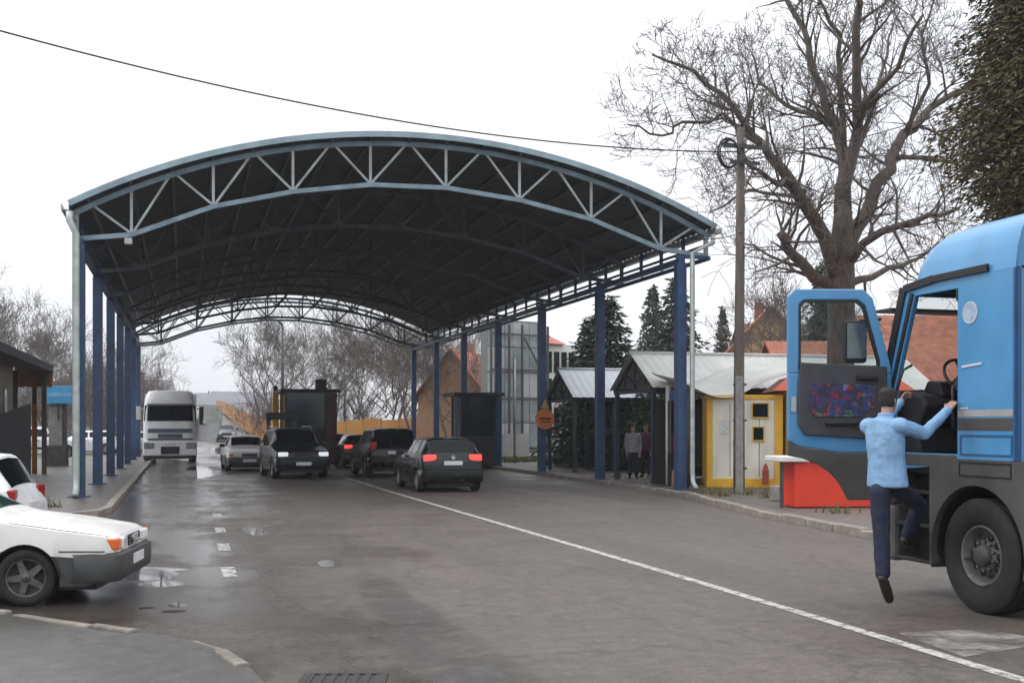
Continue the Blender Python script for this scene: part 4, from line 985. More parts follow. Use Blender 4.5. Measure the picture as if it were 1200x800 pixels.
def person(J, name, label, cols, right, face, voxel=.008, curlR=.75, curlL=.75, palmR=None, palmL=None, folds=.02):
    base = Vector(((J['ankR'].x + J['ankL'].x) / 2, (J['ankR'].y + J['ankL'].y) / 2, min(J['toeR'].z, J['toeL'].z) - .03))
    root = thing(name, label, 'person', base)
    inv = -base; J = {k: v + inv for k, v in J.items()}
    right = right.normalized(); face = face.normalized(); up = Vector((0, 0, 1))
    hd = J['head']
    b = MB()
    # head: skull, face wedge, jaw, nose, ears, neck
    fl = (face - up * face.dot(up)).normalized()
    eloft(b, [(hd - up * .115 + fl * .035, .028, .03), (hd - up * .10 + fl * .03, .045, .052), (hd - up * .06 + fl * .018, .062, .078), (hd, .073, .094), (hd + up * .05, .074, .097), (hd + up * .09, .06, .08), (hd + up * .115, .03, .04), (hd + up * .121, .008, .01)], right)
    rcone(b, hd + fl * .088 + up * .012, .009, hd + fl * .108 - up * .022, .013); rcone(b, hd + fl * .085 - up * .062 - right * .015, .010, hd + fl * .085 - up * .062 + right * .015, .010)
    for s in (-1, 1):
        rcone(b, hd + right * s * .076 + up * .015 - fl * .01, .014, hd + right * s * .076 - up * .022 - fl * .004, .011)
        rcone(b, hd + right * s * .032 + fl * .083 + up * .028, .014, hd + right * s * .034 + fl * .082 + up * .028, .014)
    rcone(b, hd - up * .06 - fl * .015, .055, J['neck'] - up * .04, .06)
    sm_, pm = (J['shL'] + J['shR']) / 2, J['pelvis']
    eloft(b, [(pm - up * .07, .14, .09), (pm, .15, .10), (lerp(pm, sm_, .4), .13, .09), (lerp(pm, sm_, .8), .16, .10), (sm_ + up * .02, .14, .075), (J['neck'] - up * .03, .05, .05)], right)
    for sd in 'LR':
        chain(b, [J['sh' + sd], J['el' + sd], J['wr' + sd]], [.05, .04, .026])
        chain(b, [J['hip' + sd], J['kn' + sd], J['ank' + sd], J['toe' + sd]], [.08, .055, .038, .028])
        f = (J['hd' + sd] - J['wr' + sd])
        pn = (palmR if sd == 'R' else palmL) or (-up)
        s = f.cross(pn)
        if sd == 'L': s = -s
        hand(b, J['wr' + sd], f, s, pn, curlR if sd == 'R' else curlL)
    body = skin_build(b, 'body', M_skin, root, voxel * .75, 2)
    # eyes
    for s in (-1, 1):
        m = MB(); rcone(m, hd + right * s * .032 + fl * .094 + up * .028, .008, hd + right * s * .033 + fl * .094 + up * .028, .008, 8); m.build('eye', M_black, body)
    h = MB()
    eloft(h, [(hd - up * .055 - fl * .035, .06, .05), (hd - up * .02 - fl * .03, .080, .075), (hd + up * .035 - fl * .012, .084, .098), (hd + up * .075 - fl * .004, .080, .103), (hd + up * .11, .06, .083), (hd + up * .133, .03, .04), (hd + up * .137, .006, .01)], right)
    skin_build(h, 'hair', cols.get('hair', M_hair), body, voxel, 1, .012)
    # jacket
    j = MB()
    eloft(j, [(pm - up * .115, .205, .15), (pm - up * .10, .212, .157), (pm - up * .04, .205, .152), (lerp(pm, sm_, .3), .188, .140), (lerp(pm, sm_, .6), .198, .143), (lerp(pm, sm_, .88), .205, .13), (sm_ + up * .04, .175, .10), (J['neck'] - up * .035, .10, .082), (J['neck'] - up * .005, .072, .072)], right)
    for sd in 'LR': chain(j, [lerp(J['sh' + sd], sm_, .12), J['sh' + sd], J['el' + sd], lerp(J['el' + sd], J['wr' + sd], .93)], [.085, .078, .062, .043])
    skin_build(j, 'jacket', cols['top'], body, voxel, 3, folds)
    c_ = MB(); nk = J['neck'] + up * .0; eloft(c_, [(nk - up * .03, .082, .08), (nk, .076, .075), (nk + up * .028, .070, .072)], right); skin_build(c_, 'collar', cols['top'], body, voxel, 1)
    for sd in 'LR':
        a_, b2_ = J['el' + sd], J['wr' + sd]; c_ = MB(); rcone(c_, a_.lerp(b2_, .84), .047, a_.lerp(b2_, .95), .045); skin_build(c_, 'cuff', cols['top'], body, voxel, 1)
        a_, b2_ = J['kn' + sd], J['ank' + sd]; c_ = MB(); rcone(c_, a_.lerp(b2_, .82), .044, b2_, .046); skin_build(c_, 'sock', cols.get('sock', M_plate), body, voxel, 1)
    # trousers + shoes
    t = MB(); eloft(t, [(pm - up * .13, .165, .12), (pm - up * .06, .168, .122), (pm + up * .04, .162, .118), (pm + up * .06, .15, .11)], right)
    for sd in 'LR': chain(t, [J['hip' + sd], J['kn' + sd], lerp(J['kn' + sd], J['ank' + sd], .84)], [.098, .078, .070])
    skin_build(t, 'trousers', cols['legs'], body, voxel, 3, folds)
    for sd in 'LR':
        s = MB(); a, to = J['ank' + sd], J['toe' + sd]; d = (to - a).normalized()
        chain(s, [a - (Vector((0, 0, .03)) if d.z > -.6 else d * -.02), lerp(a, to, .55), to], [.050, .052, .046]); rcone(s, a - d * .045 - Vector((0, 0, .02)), .044, a, .046)
        skin_build(s, 'shoe', cols['shoes'], body, voxel, 2)
    return root
M_shirt = mat('light blue shirt', (.22, .385, .60), .75, var=.15, scale=9, bump=.22, bscale=9)
M_navy = mat('navy trousers', (.013, .018, .042), .8, var=.2, scale=9)
M_shoe = mat('brown black shoe', (.022, .016, .014), .5, var=.2)
J = dict(head=P(1041, 470, 11.0), neck=P(1038, 487, 10.97), pelvis=P(1040, 556, 10.95),
         shR=P(1056, 499, 10.80), elR=P(1083, 508, 10.88), wrR=P(1111, 480, 11.04), hdR=P(1119, 468, 11.12),
         shL=P(1017, 499, 11.12), elL=P(1034, 496, 11.48), wrL=P(1056, 470, 11.72), hdL=P(1063, 460, 11.80),
         hipR=P(1031, 576, 10.90), knR=P(1033, 630, 10.86), ankR=P(1035, 679, 10.80), toeR=P(1042, 701, 10.92),
         hipL=P(1052, 572, 11.05), knL=P(1078, 592, 11.36), ankL=P(1062, 631, 11.62), toeL=P(1073, 637, 11.80))
rv = (J['shR'] - J['shL'])
fv = Vector((.80, .60, .12))
person(J, 'person', 'person in light blue jacket and navy trousers climbing into the blue truck', dict(top=M_shirt, legs=M_navy, shoes=M_shoe), rv, fv, .009, folds=.015,
       palmR=Vector((.75, .45, .1)), palmL=Vector((.6, -.7, -.1)), curlR=.85, curlL=.85)
def standing(u, v, z, yaw, label, cols, h=1.72):
    o = P(u, v, z); o.z = .1; k = h / 1.78; f = Vector((cos(yaw), sin(yaw), 0)); r = Vector((sin(yaw), -cos(yaw), 0)); U = Vector((0, 0, 1))
    def q(a, b_, c_): return o + r * a * k + f * b_ * k + U * c_ * k
    J = dict(head=q(0, .03, 1.66), neck=q(0, 0, 1.49), pelvis=q(0, 0, .98))
    for sd, s in (('R', 1), ('L', -1)):
        J['sh' + sd] = q(.19 * s, 0, 1.42); J['el' + sd] = q(.24 * s, -.03, 1.13); J['wr' + sd] = q(.22 * s, .08, .9); J['hd' + sd] = q(.21 * s, .1, .8)
        J['hip' + sd] = q(.09 * s, 0, .93); J['kn' + sd] = q(.1 * s, .02, .5); J['ank' + sd] = q(.11 * s, -.02, .09); J['toe' + sd] = q(.13 * s, .15, .04)
    return person(J, 'person', label, cols, r, f, .016, curlR=.4, curlL=.4, folds=.015)
standing(789, 560, 33.2, 2.6, 'person in a red jacket behind the nearest right-hand blue post', dict(top=mat('red jacket', (.26, .035, .04), .8), legs=M_navy, shoes=M_shoe))
standing(742, 560, 36.5, -1.9, 'person in a pale grey top in the shade of the large shelter', dict(top=mat('grey top', (.30, .30, .33), .8), legs=M_navy, shoes=M_shoe), 1.7)
standing(757, 560, 37.2, -2.3, 'person in a plum top under the large shelter', dict(top=mat('plum top', (.12, .04, .08), .8), legs=M_black, shoes=M_shoe), 1.72)

# ================================================================== POLE, WIRES
pb = G(866, 581)
pole = thing('utility_pole', 'tall weathered wooden utility pole in front of the yellow kiosk', 'utility pole', (pb.x, pb.y, 0))
PH = 9.25
m = MB(); m.tube([(0, 0, -.2), (.0, 0, 3), (.03, 0, 6), (.05, 0, PH)], [.145, .13, .115, .10], 14); m.build('shaft', M_wood, pole)
m = MB(); m.b2(-.18, .02, -.22, -.13, 0, 3.0); m.build('concrete_stub', M_conc, pole, bevel=.03)
for z in (.7, 1.9, 2.8):
    m = MB(); m.lathe([(.17, -.025), (.17, .025)], 16, Matrix.Translation((0, -.05, z))); m.build('strap', M_dsteel, pole)
m = MB(); m.bar((-.5, -.14, 8.75), (.7, -.14, 8.75), .08, .1); m.bar((-.3, -.14, 8.35), (.5, -.14, 8.35), .06, .08); m.build('crossarm', M_dsteel, pole)
for x in (-.42, .62, .1):
    m = MB(); m.lathe([(.02, 0), (.05, .03), (.03, .07), (.06, .1), (.03, .15), (.01, .17)], 10, Matrix.Translation((x, -.14, 8.8))); m.build('insulator', M_conc, pole)
m = MB(); m.tube([(-.38 + .28 * cos(t * pi / 12), -.17, 8.55 + .36 * sin(t * pi / 12)) for t in range(25)], .03, 6); m.tube([(-.36 + .26 * cos(t * pi / 12), -.2, 8.53 + .33 * sin(t * pi / 12)) for t in range(25)], .02, 6); m.build('cable_coil', M_black, pole)
def cable(a, b_, sag, r, label):
    m = MB(); a, b_ = Vector(a), Vector(b_); n = 30
    m.tube([a.lerp(b_, k / n) - Vector((0, 0, sag * 4 * (k / n) * (1 - k / n))) for k in range(n + 1)], r, 5)
    return tag(m.build('overhead_cable', M_black), label, 'cable')
A0 = Vector((pb.x, pb.y - .2, 8.6))
cable(P(-40, 25, 19), A0, .55, .017, 'black overhead cable from the upper left to the pole top')
cable(A0 - Vector((0, 0, 2.4)), P(1130, 232, 40), .4, .012, 'thin cable from the pole towards the bare tree')
cable(A0 - Vector((0, 0, 2.0)), (12.9, 28.1, 6.75), .1, .012, 'short thin cable linking the pole and the canopy edge')
cable(A0 - Vector((0, 0, .2)), P(1260, 60, 33), .5, .014, 'thin cable from the pole top into the conifer on the right')

# ================================================================== SHELTERS
def gable_shelter(x0, y0, length, depth, he, hr, label, nposts, roofm, group=None):
    root = thing('shelter', label, 'shelter', (x0, y0, .1), 0, group)
    he -= .1; hr -= .1; ym = depth / 2
    mt = mat('shelter dark blue steel', (.022, .032, .05), .5, var=.3)
    nsh = max(2, round(length / 1.0))
    for side in (0, 1):
        for k in range(nsh):
            a, b_ = -.15 + (length + .3) * k / nsh, -.15 + (length + .3) * (k + 1) / nsh
            ya, yb = (-.25, ym) if side == 0 else (depth + .25, ym)
            za, zb = he - .12, hr
            m = MB(); vs = []; n = 8
            for i in range(n + 1):
                x = lerp(a, b_, i / n); dz = .018 if i % 2 else 0
                vs += [(x, ya, za + dz), (x, yb, zb + dz)]
            m.add(vs, [(2 * i, 2 * i + 1, 2 * i + 3, 2 * i + 2) for i in range(n)])
            o = m.build('roof_sheet', roofm, root); s = o.modifiers.new('s', 'SOLIDIFY'); s.thickness = .012
    m = MB(); m.tube([(-.18, ym, hr + .03), (length + .18, ym, hr + .03)], .05, 8); m.build('ridge_cap', roofm, root)
    for k in range(nposts):
        x = length * k / (nposts - 1)
        for y in (0.05, depth - .05):
            m = MB(); m.b2(x - .06, x + .06, y - .06, y + .06, 0, he - .15); m.build('post', mt, root)
        m = MB(); m.bar((x, -.16, he - .20), (x, depth + .16, he - .20), .08, .1); m.bar((x, -.18, he - .17), (x, ym, hr - .09), .07, .09); m.bar((x, depth + .18, he - .17), (x, ym, hr - .09), .07, .09)
        m.bar((x, ym, he - .2), (x, ym, hr - .12), .06); m.bar((x, ym * .45, he), (x, ym * .5, lerp(he, hr, .38)), .05); m.bar((x, depth - ym * .45, he - .2), (x, depth - ym * .5, lerp(he, hr, .38)), .05)
        m.bar((x, ym, he), (x, ym * .45, lerp(he, hr, .4)), .05); m.bar((x, ym, he), (x, depth - ym * .45, lerp(he, hr, .4)), .05)
        m.build('gable_frame', mt, root)
    for y in (0.05, depth - .05):
        m = MB(); m.bar((-.1, y, he - .14), (length + .1, y, he - .14), .09, .12); m.build('eave_rail', mt, root)
    return root
M_sroof = mat('whitish ribbed sheet', (.66, .67, .64), .45, var=.12, scale=1.2)
big = gable_shelter(13.0, 30.7, 9.2, 3.0, 2.98, 3.92, 'large white-roofed gabled shelter right of the canopy posts', 5, M_sroof)
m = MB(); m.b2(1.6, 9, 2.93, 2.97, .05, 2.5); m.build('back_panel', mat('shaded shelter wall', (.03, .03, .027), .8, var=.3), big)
small = gable_shelter(13.35, 38.7, 3.0, 3.0, 2.88, 3.82, 'small grey-roofed gabled shelter beside the round orange sign', 3, mat('grey ribbed sheet', (.50, .53, .56), .45, var=.12, scale=1.2))
m = MB(); m.tube([(13.25, 30.3, .1), (13.25, 30.3, 2.9)], .075, 10); o = m.build('white_post', M_white); tag(o, 'slim whitish post standing at the front of the large shelter', 'post')
# bench under the shelter
bn = thing('bench', 'dark wooden bench in the shade under the large shelter', 'bench', (15.0, 33.0, .1))
for k in range(4):
    m = MB(); m.b2(-1.1, 1.1, -.2 + k * .11, -.11 + k * .11, .42, .46); m.build('slat', M_wood, bn)
for x in (-.9, .9):
    m = MB(); m.b2(x - .04, x + .04, -.2, .22, 0, .42); m.build('leg', M_dsteel, bn)

# ================================================================== KIOSKS
M_yel = mat('yellow paint', (.72, .40, .03), .5, var=.12, scale=3); M_cream = mat('cream panel', (.72, .68, .58), .55, var=.16, scale=2.5, streak=.25)
M_orange = mat('orange red paint', (.62, .11, .05), .5, var=.12, scale=3)
kx, ky = 13.62, 28.55
k1 = thing('kiosk', 'yellow framed kiosk with cream panels behind the wooden pole', 'kiosk', (kx, ky, .1), radians(-22))
m = MB(); m.b2(.02, 2.0, .04, 2.0, 0, 2.42); m.build('wall', M_cream, k1)
for x0, x1, z0, z1 in ((0, .15, 0, 2.5), (1.80, 2.02, 0, 2.5), (.15, 1.80, 0, .24), (.15, 1.80, 2.38, 2.5)):
    m = MB(); m.b2(x0, x1, 0, .08, z0, z1); m.build('frame', M_yel, k1, bevel=.008)
m = MB(); m.b2(-.01, .02, .08, 2.0, 0, 2.5); m.build('side_wall', M_yel, k1)
m = MB(); m.b2(1.02, 1.06, -.005, .05, .3, 2.3); m.build('mullion', M_white, k1)
for x0, z0, x1, z1 in ((1.22, 1.9, 1.62, 2.26), (1.24, 1.28, 1.50, 1.62)):
    m = MB(); m.b2(x0, x1, .0, .05, z0, z1); w = m.build('window', M_dglass, k1)
    m = MB(); m.ring([(x0 - .03, z0 - .03), (x1 + .03, z0 - .03), (x1 + .03, z1 + .03), (x0 - .03, z1 + .03)], [(x0, z0), (x1, z0), (x1, z1), (x0, z1)], .04, Matrix.Translation((0, -.012, 0)) @ M_side); m.build('window_frame', M_yel, w)
for x in (.62, 1.40):
    m = MB(); m.b2(x - .006, x + .006, .03, .043, .3, 2.3); m.build('panel_seam', M_dsteel, k1)
m = MB(); m.b2(.34, .58, .025, .043, 1.45, 1.8); m.build('notice', mat('paper notice', (.7, .7, .66), .6, col2=(.45, .45, .45), scale=18), k1)
m = MB(); m.box((.72, -.02, 1.2), (.03, .04, .12)); m.build('door_handle', M_dsteel, k1)
m = MB(); m.box((1.55, -.12, .30), (.16, .16, .38)); m.lathe([(.08, .5), (.05, .6), (.01, .66)], 8, Matrix.Translation((1.55, -.12, 0))); m.build('extinguisher', mat('rust red', (.30, .05, .03), .6), k1, bevel=.02)
# wavy awning sheet in front of / over the kiosk
aw = thing('awning', 'sagging translucent whitish awning over the yellow kiosk', 'awning', (kx - .7, ky - .3, 0))
m = MB(); vs = []; n = 28
for i in range(n + 1):
    x = 3.6 * i / n; t = i / n
    zf = 2.88 - .36 * sin(pi * min(1, t / .55)) ** 1.0 * (1 if t < .55 else 0) + (.42 * ((t - .55) / .45) ** .8 if t >= .55 else 0)
    for j in range(6): vs.append((x, j * .5, zf + .09 * j + .03 * sin(3 * t * pi + j)))
m.add(vs, [(i * 6 + j, i * 6 + j + 1, (i + 1) * 6 + j + 1, (i + 1) * 6 + j) for i in range(n) for j in range(5)])
o = m.build('sheet', mat('awning sheet', (.60, .61, .57), .5, var=.12, scale=1.5), aw, autosmooth=60); s = o.modifiers.new('s', 'SOLIDIFY'); s.thickness = .02
for x in (.05, 3.5):
    m = MB(); m.tube([(x, .1, .1), (x, .1, 2.85 if x < 1 else 3.2)], .03, 8); m.build('support', M_dsteel, aw)
# dark stall front with blue sign left of the kiosk
st = thing('stall', 'dark open stall with a small blue sign left of the yellow kiosk', 'stall', (12.95, 29.6, .1))
m = MB(); m.b2(0, .75, 0, .06, 0, .9); m.b2(0, .75, .9, .95, 0, 2.4); m.build('counter', mat('dark stall', (.015, .016, .017), .8, var=.3), st)
m = MB(); m.b2(.02, .74, -.05, .0, 2.36, 2.66); m.build('sign_board', mat('blue violet sign', (.12, .14, .38), .5, var=.2, scale=6), st)
for x in (.03, .72):
    m = MB(); m.b2(x - .03, x + .03, 0, .06, .9, 2.36); m.build('upright', M_dsteel, st)
# second kiosk with orange roof
k2 = thing('kiosk', 'cream kiosk with orange roof edge and yellow corner beside the truck door', 'kiosk', (15.55, 27.7, .1), radians(-20))
m = MB(); m.b2(.28, 3.0, .06, 2.2, 0, 2.6); m.build('wall', mat('beige panel', (.50, .44, .34), .6, col2=(.40, .27, .13), scale=2.2), k2)
m = MB(); m.b2(0, .28, 0, 2.2, 0, 2.6); m.build('corner', M_yel, k2)
m = MB(); m.add([(-.35, -.35, 2.6), (3.3, -.35, 2.6), (3.3, 2.4, 2.6), (-.35, 2.4, 2.6), (.1, .2, 2.98), (2.9, .2, 2.98), (2.9, 1.9, 2.98), (.1, 1.9, 2.98)], [(0, 1, 5, 4), (1, 2, 6, 5), (2, 3, 7, 6), (3, 0, 4, 7), (4, 5, 6, 7), (3, 2, 1, 0)]); m.build('roof', M_orange, k2)
m = MB(); m.b2(.6, 1.8, -.0, .07, 1.1, 2.1); m.build('window', M_dglass, k2)
m = MB(); m.b2(.5, 1.9, -.02, .06, 1.02, 1.1); m.build('window_sill', M_white, k2)
# red counter
cb = G(931, 601)
rcn = thing('counter', 'bright red counter with a white slab top beside the truck door', 'counter', (cb.x, cb.y, .1), radians(-8))
m = MB(); m.b2(0, 2.5, 0, .75, .02, .93); m.build('panel', mat('bright red panel', (.72, .045, .018), .45, var=.08, scale=2), rcn, bevel=.01)
for x0, x1 in ((-.32, .28), (.34, 1.3), (1.36, 2.6)):
    m = MB(); m.b2(x0, x1, -.12, .85, .94, 1.05); m.build('top_slab', M_white, rcn, bevel=.02)
m = MB(); m.b2(-.25, -.19, .1, .16, 0, .94); m.build('leg', M_dsteel, rcn)
cbk = G(917, 592); m = MB(); m.b2(-.22, .22, -.18, .18, 0, .34); o = m.build('concrete_block', M_conc, None, (cbk.x, cbk.y, .1), .2, bevel=.03); tag(o, 'rough concrete block on the pavement beside the red counter', 'block')
for u, v, lb in ((791, 573, 'low orange marker stone at the foot of the nearest right blue post'),):
    p = G(u, v); m = MB(); m.lathe([(.11, 0), (.10, .3), (.07, .42), (.01, .46)], 10); o = m.build('marker_stone', mat('orange brick', (.42, .15, .07), .8, var=.2), None, (p.x, p.y, .1)); tag(o, lb, 'marker')
# weeds along the kerb
rw = random.Random(8); wd = MB()
for (u, v, n) in ((815, 572, 60), (832, 583, 60), (845, 586, 40), (905, 588, 50), (880, 584, 50), (985, 607, 40), (770, 570, 40), (720, 563, 40), (60, 600, 30)):
    c_ = G(u, v)
    for k in range(n):
        x, y = c_.x + rw.gauss(0, .2), c_.y + rw.gauss(0, .2); a = rw.uniform(0, 6.3); h = rw.uniform(.06, .26); w = .018
        wd.add([(x - w * cos(a), y - w * sin(a), .09), (x + w * cos(a), y + w * sin(a), .09), (x + rw.gauss(0, .08), y + rw.gauss(0, .08), .1 + h)], [(0, 1, 2)])
tag(wd.build('weeds', mat('weeds', (.09, .10, .035), .9, col2=(.17, .13, .06), scale=3)), 'scruffy weeds and dead grass along the right kerb', 'weeds', kind='stuff')

# ================================================================== SIGNS, BOOTHS UNDER THE CANOPY
sg = thing('round_sign', 'round orange sign with a dark bar fixed to a blue post', 'sign', (5.36 + 7.08 + .04, 28.2 + 2 * BAY + sk(7.08) - .22, 0))
Ms = Matrix.Rotation(pi / 2, 4, 'X')
m = MB(); m.prism(disc(.36, 32, (0, 2.0)), .03, Ms); m.build('disc', mat('sign rim', (.60, .20, .05), .5, var=.12), sg)
m = MB(); m.prism(disc(.31, 32, (0, 2.0)), .012, Matrix.Translation((0, -.03, 0)) @ Ms); m.build('face', mat('sign orange', (.55, .17, .025), .5, var=.15), sg)
m = MB(); m.b2(-.22, .22, -.05, -.042, 1.97, 2.06); m.b2(-.17, .17, -.05, -.042, 1.87, 1.92); m.build('bar', mat('sign dark red', (.13, .025, .015), .5), sg)
m = MB(); m.prism([(-.16, 2.38), (.16, 2.38), (0, 2.72)], .02, Ms); m.build('top_plate', mat('dull ochre', (.40, .26, .14), .6), sg)
m = MB(); m.b2(-.05, .05, .0, .06, 1.7, 2.4); m.build('bracket', M_dsteel, sg)
wb = P(604, 538, 53); wbt = thing('notice_board', 'blank white board standing low on the grass verge', 'board', (wb.x, wb.y, .1), -.25)
m = MB(); m.b2(-.64, .64, -.02, .02, .25, 1.3); m.build('panel', M_white, wbt)
for x in (-.5, .5):
    m = MB(); m.b2(x - .03, x + .03, .02, .07, 0, 1.25); m.build('leg', M_dsteel, wbt)
p = P(603, 540, 51); m = MB(); m.tube([(0, 0, 0), (0, 0, 4.6)], .05, 8); o = m.build('sign_post', M_steel, None, (p.x, p.y, .1)); tag(o, 'thin grey post in front of the blank white board', 'post')
M_booth = mat('booth dark cladding', (.022, .020, .026), .5, var=.3, scale=3); M_maroon = mat('maroon cladding', (.055, .014, .020), .5, var=.3)
def booth(name, label, x, y, w, d, h, rz=0, over=.25, sides=M_booth):
    r = thing(name, label, 'booth', (x, y, .12), rz)
    m = MB(); m.b2(-w / 2, w / 2, -d / 2, d / 2, 0, h * .42); m.build('base_panel', M_booth, r, bevel=.015)
    for sx in (-1, 1):
        for sy in (-1, 1):
            m = MB(); m.b2(sx * w / 2 - .08 * (sx > 0), sx * w / 2 + .08 * (sx < 0), sy * d / 2 - .08 * (sy > 0), sy * d / 2 + .08 * (sy < 0), h * .42, h); m.build('corner_post', sides, r)
    for sx in (-1, 1):
        m = MB(); m.b2(sx * w / 2 - .03 * sx, sx * w / 2 - .045 * sx, -d / 2 + .08, d / 2 - .08, h * .42, h); m.build('window', M_bglass, r)
        m = MB(); m.b2(-w / 2 + .08, w / 2 - .08, sx * d / 2 - .03 * sx, sx * d / 2 - .045 * sx, h * .42, h); m.build('window', M_bglass, r)
    m = MB(); m.b2(-w / 2 - over, w / 2 + over, -d / 2 - over, d / 2 + over, h, h + .14); m.build('roof', M_booth, r, bevel=.02)
    return r
M_bglass = mat('bluish booth glass', (.018, .030, .042), .08, var=.3, scale=1.5)
bt = booth('customs_booth', 'dark customs booth with flat roof on the central island', 5.15, 50.6, 2.1, 2.6, 3.05, 0, .2, M_maroon)
m = MB(); m.b2(.35, .8, -.4, .1, 3.19, 3.65); m.build('roof_unit', M_booth, bt, bevel=.02)
m = MB(); m.b2(.62, 1.12, -1.36, -1.31, 0, 3.0); m.build('end_panel', M_maroon, bt)
lowb = thing('low_canopy', 'low dark flat canopy standing behind the dark off-roader', 'canopy', (3.75, 46.8, 0))
m = MB(); m.b2(-.65, .65, -.8, .8, 2.0, 2.28); m.build('roof', M_booth, lowb, bevel=.03)
for x in (-.5, .5):
    for y in (-.6, .6):
        m = MB(); m.b2(x - .04, x + .04, y - .04, y + .04, 0, 2.0); m.build('leg', M_dsteel, lowb)
yb_ = P(323, 500, 52); m = MB(); m.b2(-.13, .13, -.1, .1, 0, 3.3); m.b2(-.09, .09, -.08, .08, 3.3, 3.55, 1); o = m.build('bollard', [M_yel, M_black], None, (yb_.x, yb_.y, 0), bevel=.01); tag(o, 'tall yellow post with a black cap left of the customs booth', 'post')
rb_ = booth('guard_booth', 'dark narrow booth with flat roof between the right blue posts', 11.5, 46.2, 1.5, 1.6, 2.85, 0, .3)
for x in (-.9, .9):
    m = MB(); m.b2(x - .04, x + .04, -1.0, -.92, 0, 2.85); m.build('awning_post', M_blue, rb_)
def lamp_post(u, z, h, label, r=.08):
    p = P(u, 500, z); q = thing('lamp_post', label, 'lamp post', (p.x, p.y, 0))
    m = MB(); m.tube([(0, 0, 0), (0, 0, h * .5), (0, 0, h)], [r, r * .8, r * .55], 10); m.build('pole', M_dsteel, q)
    m = MB(); m.tube([(0, 0, h), (-.3, -.1, h + .25), (-1.0, -.3, h + .35)], r * .5, 8); m.build('arm', M_dsteel, q)
    m = MB(); m.box((-1.25, -.36, h + .34), (.6, .2, .12)); m.build('lamp_head', M_steel, q, bevel=.03)
lamp_post(331, 76, 8.4, 'dark lamp post rising behind the customs booth', .14)
lamp_post(404, 95, 7.0, 'thin grey lamp post among the far bare trees', .11)

# ================================================================== BUILDINGS ON THE RIGHT
M_gpan = mat('grey glazed panel', (.27, .31, .32), .25, var=.25, scale=.8); M_gpan2 = mat('pale grey panel', (.42, .44, .44), .4, var=.15)
gb0, gb1 = P(572, 500, 74), P(678, 500, 78); dv = gb1 - gb0; gl = hypot(dv.x, dv.y); ga = atan2(dv.y, dv.x)
gb = thing('panel_building', 'tall grey glazed building with dark uprights behind the right posts', 'building', (gb0.x, gb0.y, 0), ga)
HB = 8.6
m = MB(); m.b2(0, gl * .62, .1, .9, 0, HB); m.build('core', mat('grey core', (.16, .17, .17), .7), gb)
m = MB(); m.b2(gl * .62, gl, .3, 5, 0, 7.2); m.build('wing', M_white, gb)
rgb = random.Random(5); nx, nz = 7, 5
for i in range(nx):
    for k in range(nz):
        x0, x1 = gl * .62 * i / nx, gl * .62 * (i + 1) / nx; z0, z1 = .3 + (HB - .4) * k / nz, .3 + (HB - .4) * (k + 1) / nz
        m = MB(); m.b2(x0 + .02, x1 - .02, .0, .09, z0 + .03, z1 - .03); o = m.build('panel', M_gpan if rgb.random() < .75 else M_gpan2, gb)
for i in range(4):
    x0 = gl * .66 + i * gl * .085
    for z0, z1 in ((5.3, 6.7), (3.6, 4.9), (1.2, 3.0)):
        m = MB(); m.b2(x0, x0 + gl * .055, .2, .29, z0, z1); m.build('window', M_dglass, gb)
for x in (.05, gl * .2, gl * .34, gl * .62):
    m = MB(); m.b2(x - .06, x + .06, -.35, -.22, 0, HB - .3); m.build('upright', M_dsteel, gb)
for z in (3.4, 5.3, 7.6):
    m = MB(); m.b2(0, gl * .64, -.3, -.24, z, z + .12); m.build('rail', M_dsteel, gb)
m = MB(); m.bar((gl * .36, -.28, 7.5), (gl * .62, -.28, 4.6), .1); m.build('brace', M_dsteel, gb)
m = MB(); m.add([(gl * .6, -.1, 7.2), (gl * .85, -.1, 7.2), (gl * .85, 5, 7.2), (gl * .6, 5, 7.2), (gl * .6, 2.5, 8.5), (gl * .7, 2.5, 8.5)], [(0, 1, 5, 4), (1, 2, 5), (2, 3, 4, 5), (3, 0, 4)]); m.build('red_roof', mat('faded red roof', (.45, .16, .12), .7, var=.2), gb)
M_rtile = mat('red roof tile', (.30, .105, .06), .8, var=.3, scale=2.5, bump=.3); M_stucco = mat('ochre stucco', (.55, .38, .20), .85, var=.18, scale=1.5); M_brick = mat('brick red', (.30, .13, .08), .85, var=.22, scale=2)
